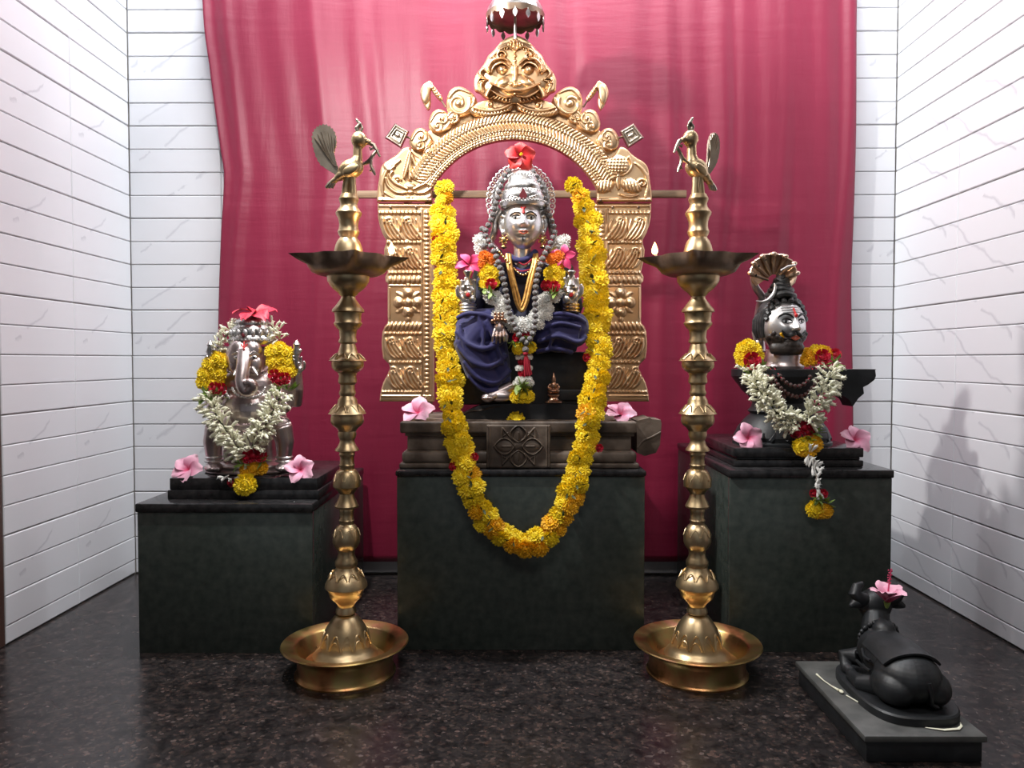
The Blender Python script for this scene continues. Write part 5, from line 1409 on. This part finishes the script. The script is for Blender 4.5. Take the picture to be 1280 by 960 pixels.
def ganesha_garland():
    F = Frame(311, 606, 1.985); s = F.s; root = P(311, 610, 1.88); off = Vector(F.o)-root; V = lambda x, y, d=0: F.v(x, y, d)+off
    t = thing('cream_bud_garland', 'cream bud garland with yellow marigolds round the elephant-headed idol', 'garland', root, 'cream bud garlands on the side idols')
    bud_strand(t, V, s, [(298,410,6),(288,414,8),(280,424,12),(272,436,16)], 5, 5, 6, 11)
    bud_strand(t, V, s, [(338,408,6),(346,414,10),(350,424,14)], 5, 5, 6, 11)
    for x, y in ((272,449),(262,455),(279,452),(266,464),(256,468),(275,466),(254,478),(264,480),(272,476)):
        put('marigold', rnd.choice(MT), t, V(x, y, 26+rnd.uniform(-1,1)), 10.5*s, (-.25,-1,.15), rnd.uniform(0,6), .8)
    for x, y in ((340,440),(350,436),(357,441),(342,452),(352,450),(360,452),(345,463),(355,461),(362,463)):
        put('marigold', rnd.choice(MT), t, V(x, y, 26+rnd.uniform(-1,1)), 9.8*s, (.2,-1,.15), rnd.uniform(0,6), .8)
    for x, y in ((268,485),(277,486)): put('rose', ROSE[0], t, V(x, y, 34), 7*s, (-.1,-1,.1), 0)
    for x, y in ((343,469),(356,473),(348,475)): put('rose', ROSE[1], t, V(x, y, 35), 7*s, (.1,-1,.1), 0)
    leaves_at(t, V, s, 258, 492, 26, 9, 12); leaves_at(t, V, s, 275, 494, 28, 6, 10); leaves_at(t, V, s, 350, 484, 28, 9, 12); leaves_at(t, V, s, 362, 486, 24, 5, 11)
    bud_strand(t, V, s, [(261,498,28),(267,512,34),(275,526,44),(283,540,50),(291,553,54),(300,562,56),(309,566,56)], 5.0, 6, 10, 13)
    bud_strand(t, V, s, [(352,492,30),(345,506,38),(338,520,46),(330,534,52),(323,546,55),(315,558,56)], 5.0, 6, 10, 13)
    for x, y in ((310,571),(317,569),(326,569)): put('rose', ROSE[0], t, V(x, y, 58), 7.5*s, (0,-1,.1), 0)
    leaves_at(t, V, s, 302, 578, 52, 7, 11); leaves_at(t, V, s, 328, 576, 52, 6, 10)
    for x, y, r in ((308,588,9),(317,586,9),(327,585,8.5)): put('marigold', rnd.choice(MD), t, V(x, y, 55), r*s, (0,-1,.1), rnd.uniform(0,6), .8)
    for x, y in ((284,598),(290,604),(286,594),(293,598)): put('bud', BUDW, t, V(x, y, 56), 11*s, (rnd.uniform(-1,1),-.6,rnd.uniform(-.4,.5)), 0)
    put('rose', ROSE[1], t, V(290,603,55), 5*s)
    put('marigold', MT[0], t, V(307,606,62), 14.5*s, (0,-1,0), 0, .8)
ganesha_garland()

# ============================================================ flared black pedestal with spout, silver head
def flared():
    D = 1.985; F = Frame(985, 558, D); s = F.s; root = Vector(F.o); root.z = br[2]; dz = Vector((0,0,F.o.z-root.z)); V = lambda x, y, d=0: F.v(x, y, d)+dz
    t = thing('flared_black_pedestal', 'black flared stone pedestal with a side spout on the right granite plinth', 'pedestal', root)
    cc = V(977, 558, 0); cc = Vector((cc.x, cc.y, 0)); hh = lambda y: V(977, y, 0).z
    pr = [(60,556,0),(60,551),(57,549),(58,544),(54,534),(47,525),(42,520),(38,517),(42,513),(38,509),(36,503),(41,495),(50,487),(52,483),(57,477),(60,473),(62,470),(62,461.5)]
    b = MB(); P2 = [(q[0]*s, max(hh(q[1]), .0005)) for q in pr]; P2.append((40*s, hh(461.5)+.0002)); P2.append((0, hh(461.5)+.0002))
    b.lathe(P2, cc, 64, sy=.86); b.build('turned_body', M['matte_black'], t, angle=28)
    b = MB()
    for k in range(18):
        a = 2*PI*k/18; pts = []
        for j in range(7):
            u = j/6; r = (56-11*u)*s; pts.append(cc+Vector((r*math.cos(a+.10*math.sin(PI*u)), r*.86*math.sin(a+.10*math.sin(PI*u)), hh(548)+(hh(526)-hh(548))*u)))
        b.tube(pts, [3.6*s,4.2*s,4.2*s,3.8*s,3.2*s,2.4*s,1.4*s], 8)
    b.build('lotus_petals', M['matte_black'], t)
    o = [(1020,461.5),(1094,462),(1095,470),(1093,475),(1085,481),(1079,484),(1080,492),(1073,498),(1066,508),(1062,500),(1050,492),(1036,488),(1020,480)]
    MB().prism([V(x, y, 15) for x, y in o], (0, 30*s, 0)).build('spout', M['matte_black'], t, angle=30)
    b = MB(); b.box(V(1030,462.3,12), V(1084,461.2,-12), .0002); b.build('spout_channel', M['slabtop'], t)
flared()
def shiva():
    D = 1.985; F = Frame(972, 461, D); s = F.s; V = F.v; e = lambda a, b_, c_: (a*s, b_*s, c_*s)
    t = thing('silver_bearded_head', 'silver head with moustache, black beard and topknot under a cobra hood', 'idol', F.o)
    R = Matrix.Rotation(math.radians(17), 3, 'Z') @ Matrix.Rotation(math.radians(-2), 3, 'X')
    b = MB(); b.lathe([(24*s,0),(25*s,3*s),(23*s,6*s),(22*s,10*s),(22.5*s,14*s),(21.5*s,18*s),(20*s,24*s)], V(979,461,6), 44, sy=.9); b.build('neck', M['pink_silver'], t)
    H = Head(27.5, 26, 33, R, V(978, 408, 8), s, 's', .20)
    H.mesh('face', M['silver'], t)
    for sx in (-1, 1):
        H.eye(sx, t, w_=.20, h=.085, iris=.085, line=.8)
        MB().tube(H.line([(sx*.10,.24),(sx*.26,.36),(sx*.46,.40),(sx*.64,.32),(sx*.70,.24)], 1, .3), [(.5+1.0*math.sin(PI*min(k/20*1.15,1)))*s for k in range(21)], 7).build('eyebrow', M['ink'], t)
        m_ = H.line([(sx*.02,-.315),(sx*.14,-.33),(sx*.30,-.39),(sx*.44,-.36),(sx*.56,-.25),(sx*.60,-.17)], 1, 1.0)
        MB().tube(m_, [(.4+2.1*math.sin(PI*(.22+.78*k/(len(m_)-1))))*s for k in range(len(m_))], 8).build('moustache', M['ink'], t)
    b = MB(); b.tube(H.line([(-.20,-.425),(0,-.415),(.20,-.425)], 1, .8), 1.2*s, 7); b.tube(H.line([(-.19,-.455),(0,-.515),(.19,-.455)], 1, .9), 1.6*s, 8); b.build('lips', M['lip'], t)
    b = MB()
    for v in (.48, .57, .66): b.tube(H.line([(-.50,v-.03),(0,v),(.50,v-.03)], 1, .25), .75*s, 6)
    b.build('ash_lines', M['eyewhite'], t)
    b = MB(); b.tube([H.pt(0,.60,.6), H.pt(0,.34,.7)], 1.2*s, 7); b.ell(H.pt(0,.33,.8), e(2.2,.9,2.6), seg=10, rings=6); b.build('forehead_mark', M['red_paint'], t)
    # beard shell over the jaw
    b = MB()
    U = [(u, v) for u in np.linspace(-.98,.98,41) for v in [0]]
    for k in range(240):
        u = rnd.uniform(-.93,.93); lo = -.98; hi = -.56+.50*max(0, abs(u)-.42)**1.0*2.0*.75
        hi = min(hi, .1); v = rnd.uniform(lo, hi)
        if u*u+v*v > .985:
            q = .99/math.sqrt(u*u+v*v); u *= q; v *= q
        b.ell(H.pt(u, v, 1.0), e(3.4,3.0,3.4), seg=8, rings=6)
    for a in np.linspace(-1.15, 1.15, 26): b.ell(H.fin(Vector((21*math.sin(a), -20*math.cos(a)*1.02, -27-2.0*math.cos(a)))), e(5.2,5,7.5), seg=8, rings=6)
    b.ell(H.fin(Vector((0,-6,-24))), e(20,20,11))
    b.build('beard', M['beard'], t, remesh=.9*s, it=2)
    # hair cap, side hair, wavy locks, topknot
    b = MB()
    b.ell(H.fin(Vector((0,9,7))), e(28.5,25,31), R)
    b.build('hair_cap', M['hair'], t)
    b = MB()
    for k in range(11):
        a = -1.45+2.9*k/10; x, z = 26.5*math.sin(a), 26*math.cos(a)+4
        pts = [H.fin(Vector((x*.98, -17+10*abs(math.sin(a)), z*.96))), H.fin(Vector((x*1.08+2, -13+9*abs(math.sin(a)), z*1.06+2))), H.fin(Vector((x*.92-1, -4, z*1.12+4))), H.fin(Vector((x*.6, 4, z*1.15+6)))]
        b.tube([Vector(p) for p in catmull(pts, 4)], 3.5*s, 8)
    for j in range(4):
        b.tube([H.fin(Vector((-25, 0+j*5, 20-2*j))), H.fin(Vector((-28, 1+j*5, 8))), H.fin(Vector((-28, 2+j*5, -4))), H.fin(Vector((-26, 3+j*5, -14)))], [3*s,3.6*s,3.4*s,2.2*s], 8)
    b.build('hair_locks', M['hair'], t)
    b = MB(); c = H.fin(Vector((-2,0,38)))
    for q, (z, r, rr) in enumerate(((0,15,4.2),(6,12,4.2),(12,9.5,3.8),(17.5,6.5,3.6),(21.5,3.2,3.2))):
        n = 20; b.tube([c+Vector((r*s*math.cos(a), r*s*math.sin(a), (z+1.3*math.sin(3*a+q))*s)) for a in np.linspace(0, 2*PI, n+1)[:-1]], rr*s, 8, closed=True)
    b.ell(c+Vector((0,0,6*s)), e(12,12,16)); b.build('topknot', M['hair'], t)
    b = MB(); arc_ = [(945,376),(953,377),(961,374),(967,367),(969,359),(968,354)]
    b.tube([V(x, y, 22) for x, y in catmull(arc_, 5)], [s*q for q in np.interp(np.linspace(0,1,26), [0,.15,.5,.85,1], [.5,1.2,2.6,1.5,.5])], 10); b.build('crescent_moon', M['silver'], t)
    b = MB(); b.tube([V(x, y, d) for x, y, d in catmull([(950,405,0),(944,408,-1),(942,417,-1),(945,427,0),(951,430,2),(952,420,4)], 4)], 2.3*s, 8); b.ell(V(948,417,-1), e(4,3,11)); b.ell(V(949,429,2), e(4,3,5)); b.build('ear', M['pink_silver'], t, remesh=.7*s, it=1)
    b = MB(); b.lathe([(1.5*s,3*s),(3.4*s,1*s),(3.4*s,-1*s),(1.5*s,-3*s)], V(948,433,3), 14); b.build('ear_stud', M['gold_bead'], t)
    b = MB()
    for x in (-1,): b.tube([H.pt(-.62,-.30,.8), H.pt(-.56,-.40,.9), H.pt(-.50,-.46,.9)], 1.6*s, 7)
    b.build('turmeric_mark', M['deep_yellow'], t)
    # cobra: body rising behind, hood of five heads
    b = MB(); b.tube([V(x, y, d) for x, y, d in catmull([(950,440,-22),(948,405,-30),(950,385,-24),(952,371,-12),(945,360,-6),(942,348,-3),(948,338,0)], 5)], [s*q for q in np.interp(np.linspace(0,1,31), [0,.5,1], [7,5,4])], 12)
    b.build('cobra_body', M['pink_silver'], t)
    b = MB(); n, K = 21, 11; vs = []
    for i in range(n):
        a = math.radians(-128+256*i/(n-1))
        for k in range(K):
            u = k/(K-1); r = 1+ (30.5+1.2*math.cos(15.0*a))*u
            x = 967+r*math.sin(a)*.92; y = 340-r*math.cos(a)*.82+2; y = min(y, 362-.12*r); vs.append(V(x, y, 2+17*u*u+1.6*math.cos(15*a)*u))
    b.add(vs, [(i*K+k, i*K+k+1, (i+1)*K+k+1, (i+1)*K+k) for i in range(n-1) for k in range(K-1)])
    hd = b.build('cobra_hood', M['bronze_hood'], t, solid=1.6*s)
    b = MB()
    for k in range(7):
        a = math.radians(-90+30*k); x0, y0 = 967+7*math.sin(a), 350-7*math.cos(a); x1, y1 = 967+28*math.sin(a), 342-24*math.cos(a)
        b.tube([V(x0, y0, 6), V((x0+x1)/2, (y0+y1)/2, 9), V(x1, y1, 19), V(x1+2*math.sin(a), y1-1, 25)], [1.6*s,2.6*s,3.6*s,2.2*s], 9)
        b.ell(V(x1+1.0*math.sin(a), y1-.5, 22), e(4.0,5,3.0), seg=10, rings=7)
    b.build('cobra_heads', M['bronze_hood'], hd)
    b = MB(); b.tube([V(976,338,24), V(985,333,27), V(995,331,28)], [1*s,1.6*s,1.0*s], 8); b.build('hood_hook', M['silver'], hd)
    b = MB()
    for k in range(7):
        a = math.radians(-90+30*k); x1, y1 = 967+24*math.sin(a), 344-23*math.cos(a); b.ell(V(x1+2, y1, 18.5), e(1.4,.9,1.8), seg=8, rings=5)
    b.build('cobra_eyes', M['ink'], hd)
shiva()
def shiva_garland():
    F = Frame(1003, 600, 1.985); s = F.s; root = P(1003, 640, 1.82); off = Vector(F.o)-root; V = lambda x, y, d=0: F.v(x, y, d)+off
    t = thing('cream_bud_garland', 'cream bud garland with a yellow pendant hanging from the silver moustached head', 'garland', root, 'cream bud garlands on the side idols')
    for x, y in ((936,432),(929,436),(943,437),(927,444),(936,442),(946,446),(929,452),(938,453)):
        put('marigold', rnd.choice(MT), t, V(x, y, 30), 9.6*s, (-.2,-1,.2), rnd.uniform(0,6), .8)
    for x, y in ((1012,442),(1020,438),(1028,439),(1016,449),(1008,450),(1034,441)):
        put('marigold', rnd.choice(MD+MT), t, V(x, y, 26), 8.6*s, (.1,-1,.3), rnd.uniform(0,6), .8)
    put('rose', ROSE[0], t, V(940,451,40), 10*s, (0,-1,.1), 0); put('rose', ROSE[1], t, V(1028,446,35), 9*s, (0,-1,.1), 0); put('rose', ROSE[0], t, V(1044,443,28), 7*s, (0,-1,.3), 0)
    leaves_at(t, V, s, 932, 461, 30, 8, 10); leaves_at(t, V, s, 952, 456, 30, 7, 10); leaves_at(t, V, s, 1042, 452, 28, 12, 11); leaves_at(t, V, s, 1030, 457, 30, 5, 10)
    # strand from the left shoulder, over the front of the pedestal
    bud_strand(t, V, s, [(938,462,34),(943,474,50),(950,488,58),(960,502,62),(972,516,64),(984,526,66),(998,531,66)], 4.6, 7, 9, 13)
    bud_strand(t, V, s, [(1038,462,34),(1035,474,48),(1030,488,56),(1023,502,60),(1015,515,64),(1008,527,66)], 4.6, 7, 9, 13)
    for x, y in ((1005,534),(994,539),(1010,539)): put('rose', ROSE[0], t, V(x, y, 70), 7.5*s, (0,-1,.1), 0)
    leaves_at(t, V, s, 1018, 540, 66, 8, 9); leaves_at(t, V, s, 994, 548, 66, 8, 8, me=DLEAF); leaves_at(t, V, s, 1010, 546, 68, 6, 8)
    for x, y, r in ((1000,558,10),(1009,556,11),(1018,555,10.5),(1012,563,9),(1003,563,8)): put('marigold', rnd.choice(MD+MT), t, V(x, y, 72), r*s, (0,-1,.05), rnd.uniform(0,6), .8)
    pts = [(1013,570,74),(1017,583,78),(1021,597,80),(1022,608,81),(1023,620,81),(1026,634,81)]
    MB().tube([V(*p) for p in catmull(pts, 4)], .9*s, 6).build('thread', M['white'], t)
    for x, y, d in pts[:4]:
        for k in range(5): put('bud', BUDW, t, V(x+rnd.uniform(-2,2), y+rnd.uniform(-5,5), d), 11.5*s, (rnd.uniform(-.8,.8),-.5,rnd.choice((-1,.9))), 0)
    for x in (1017, 1023, 1029): put('rose', ROSE[0], t, V(x, 617, 82), 5*s, (0,-1,.3), 0)
    leaves_at(t, V, s, 1022, 623, 80, 9, 10); leaves_at(t, V, s, 1034, 628, 78, 6, 9)
    for x, y, r in ((1019,636,11.5),(1032,639,9.5),(1024,640,9)): put('marigold', MD[1] if x > 1022 else MT[0], t, V(x, y, 82), r*s, (0,-1,0), 0, .8)
shiva_garland()
def brown_mala():
    F = Frame(995, 500, 1.985); s = F.s; V = F.v
    t = thing('brown_bead_mala', 'double string of dark brown prayer beads on the black flared pedestal', 'prayer beads', F.o)
    m = bead_string(t, V, s, [(968,460,30),(972,466,48),(978,474,60),(987,481,62),(998,483,62),(1008,478,60),(1014,468,50),(1016,460,32)], 2.9, M['brown_bead'])
    bead_string(t, V, s, [(963,460,28),(966,470,50),(973,482,62),(984,492,62),(997,496,62),(1010,491,62),(1020,479,60),(1025,466,44),(1026,459,28)], 2.9, M['brown_bead'], mesh=m)
    bead_string(t, V, s, [(958,460,28),(961,473,52),(969,486,62),(980,496,62)], 2.9, M['brown_bead'], mesh=m)
brown_mala()

# ============================================================ reclining stone bull in the foreground
def bull():
    x0, x1 = .611, .827; y0 = CAM.y+1.318; y1 = y0+.335; H = .050
    t = thing('base_plate', 'worn black stone plate under the reclining bull in the right foreground', 'stone slab', ((x0+x1)/2, y0, 0))
    hw = (x1-x0)/2
    MB().box((-hw+.006, .006, .0005), (hw-.006, y1-y0-.006, H-.012), .002).build('plinth_body', M['matte_black'], t, angle=30)
    MB().box((-hw, 0, H-.012), (hw, y1-y0, H), .003).build('top_plate', M['slabtop'], t, angle=30)
    T = thing('reclining_bull', 'black stone bull lying with its back to us at lower right', 'statue', (.742, y0+.05, H))
    # low oval pad
    b = MB(); n = 40
    def pad(w_, a, b_, z0, z1):
        vs = []
        for z, q in ((z0, 0), (z1-.003, 0), (z1, .003)):
            for k in range(n):
                an = 2*PI*k/n; r = 3.2; c, s_ = math.cos(an), math.sin(an)
                x = math.copysign(abs(c)**(2/r), c)*(w_-q); y = math.copysign(abs(s_)**(2/r), s_)*(a-q)+b_
                vs.append((x, y, z))
        fs = [tuple(range(2*n, 3*n))]+[(i*n+k, i*n+(k+1) % n, (i+1)*n+(k+1) % n, (i+1)*n+k) for i in range(2) for k in range(n)]
        b.add(vs, fs)
    pad(.086, .130, .112, .0003, .017); b.build('oval_pad', M['matte_black'], T)
    b = MB(); E = lambda x, y, z, a, c, d, rot=None: b.ell((x, y, z), (a, c, d), rot, seg=28, rings=18)
    E(0,.060,.062,.058,.062,.047); E(.0,.11,.066,.054,.07,.045); E(.0,.16,.070,.046,.055,.045)      # rump, barrel, chest
    E(-.032,.052,.046,.036,.050,.034); E(.034,.052,.046,.036,.050,.034)                              # haunches
    E(.004,.165,.112,.022,.026,.020); E(.003,.150,.098,.030,.038,.02)                                # hump
    b.tube([(0,.17,.080),(.006,.200,.105),(.014,.222,.130)], [.036,.030,.024], 18)                    # neck
    E(.016,.232,.142,.034,.034,.032); b.tube([(.018,.245,.142),(.022,.275,.128),(.024,.287,.122)], [.024,.019,.015], 16)
    for sx in (-1, 1):
        b.tube([(sx*.040,.085,.034),(sx*.066,.110,.026),(sx*.066,.145,.024)], [.024,.017,.012], 14)   # hind shank
        b.tube([(sx*.066,.145,.024),(sx*.060,.165,.023)], [.013,.010], 12)
        b.tube([(sx*.036,.185,.048),(sx*.058,.205,.040),(sx*.062,.185,.026),(sx*.058,.165,.024)], [.020,.017,.012,.011], 14) # folded fore leg
        b.tube([(.016+sx*.024,.228,.150),(.016+sx*.042,.222,.150),(.016+sx*.058,.218,.142)], [.009,.014,.004], 12)  # ear
    body = b.build('body', M['matte_black'], T, remesh=.0018, it=4)
    for sx in (-1, 1):
        b = MB(); b.tube([(.016+sx*.018,.226,.152),(.016+sx*.036,.222,.158),(.016+sx*.046,.222,.170),(.016+sx*.040,.226,.182),(.016+sx*.026,.232,.187)], [.015,.015,.013,.010,.005], 14); b.build('horn', M['matte_black'], T)
    b = MB(); b.tube([(-.03,.075,.118),(.02,.055,.111),(.052,.075,.098)] and [(.008,.002,.072),(.012,-.002,.050),(.016,.006,.030),(.030,.014,.022)], [.0045,.0038,.0035,.005], 9); b.build('tail', M['matte_black'], T)
    # saddle cloth with a raised edge and bell collar
    b = MB(); vs = []; N, K = 17, 13
    for i in range(N):
        for k in range(K):
            a = math.radians(-62+124*i/(N-1)); q = k/(K-1)
            yy = .046+.098*q; r = 1.02+.0*q
            cz = .066; w_ = .0585-.006*q; h_ = .0505
            vs.append((w_*math.sin(a)*1.03, yy+.010*math.cos(a*1.4)*(1-q)*-1, cz+h_*math.cos(a)*(1-.10*(1-q)**2)))
    b.add(vs, [(i*K+k, i*K+k+1, (i+1)*K+k+1, (i+1)*K+k) for i in range(N-1) for k in range(K-1)])
    b.build('saddle_cloth', M['matte_black'], T, solid=.004)
    b = MB()
    for k in range(22):
        a = 2*PI*k/22; b.ell((.004+.037*math.cos(a), .188-.016*math.sin(a), .092+.034*math.sin(a)), .0052, seg=8, rings=6)
    b.build('bell_collar', M['matte_black'], T)
    b = MB(); b.tube([(-.052,.16,.050),(-.062,.12,.058),(-.060,.085,.060)], .0032, 8); b.tube([(-.046,.15,.078),(-.056,.12,.074),(-.058,.09,.078)], .0028, 8); b.build('side_strap', M['matte_black'], T)
    # rice-white smear, dried stalk lying on the plate
    b = MB()
    for pts in ([(-.078,.080,.0515),(-.086,.13,.0515),(-.096,.17,.0515)], [(-.083,.088,.0525),(-.088,.118,.0525)]): b.tube([Vector(p) for p in pts], .0013, 6)
    W = thing('dried_flower_stalk', 'thin cream dried stalk lying on the plate left of the stone bull', 'stalk', (x0+.022, y0+.17, H+.0006))
    b = MB(); b.tube([(-.006,.085,.0025),(-.003,.055,.002),(.002,.030,.002),(.008,.008,.0025)], [.0022,.0011,.0013,.0026], 8); b.ell((.010,.002,.003), (.004,.007,.003)); b.build('bud_end', M['cream'], W)
    b = MB(); b.tube([(.014,-.012,.0016),(.024,-.042,.0016)], .0013, 6); b.build('stem', M['cream'], W)
    o = MB().tube([(p[0], p[1], .0018) for p in [(.62+.0,0,0)]] if 0 else [(-.028,.006-.0,.0012),(0,-.003,.0014),(.028,.001,.0014),(.040,.012,.0012),(.046,.026,.001)], [.0008,.0028,.0032,.0022,.0008], 8, flat=.4).build('wax_drip', M['cream'], None)
    o.location = (.760, y0+.022, H+.0009); tag(o, 'curved cream wax trace on the plate behind the stone bull', 'wax')
    return T
bull()
hibiscus('pinkp', 1109, 753, 1.545, 29, (.0,-.10,1), 'pink hibiscus flower standing upright on the stone bull head', cone=.88, roll=.35, stamen=('pinkp', 1.5, 'pinkp'), back=True)
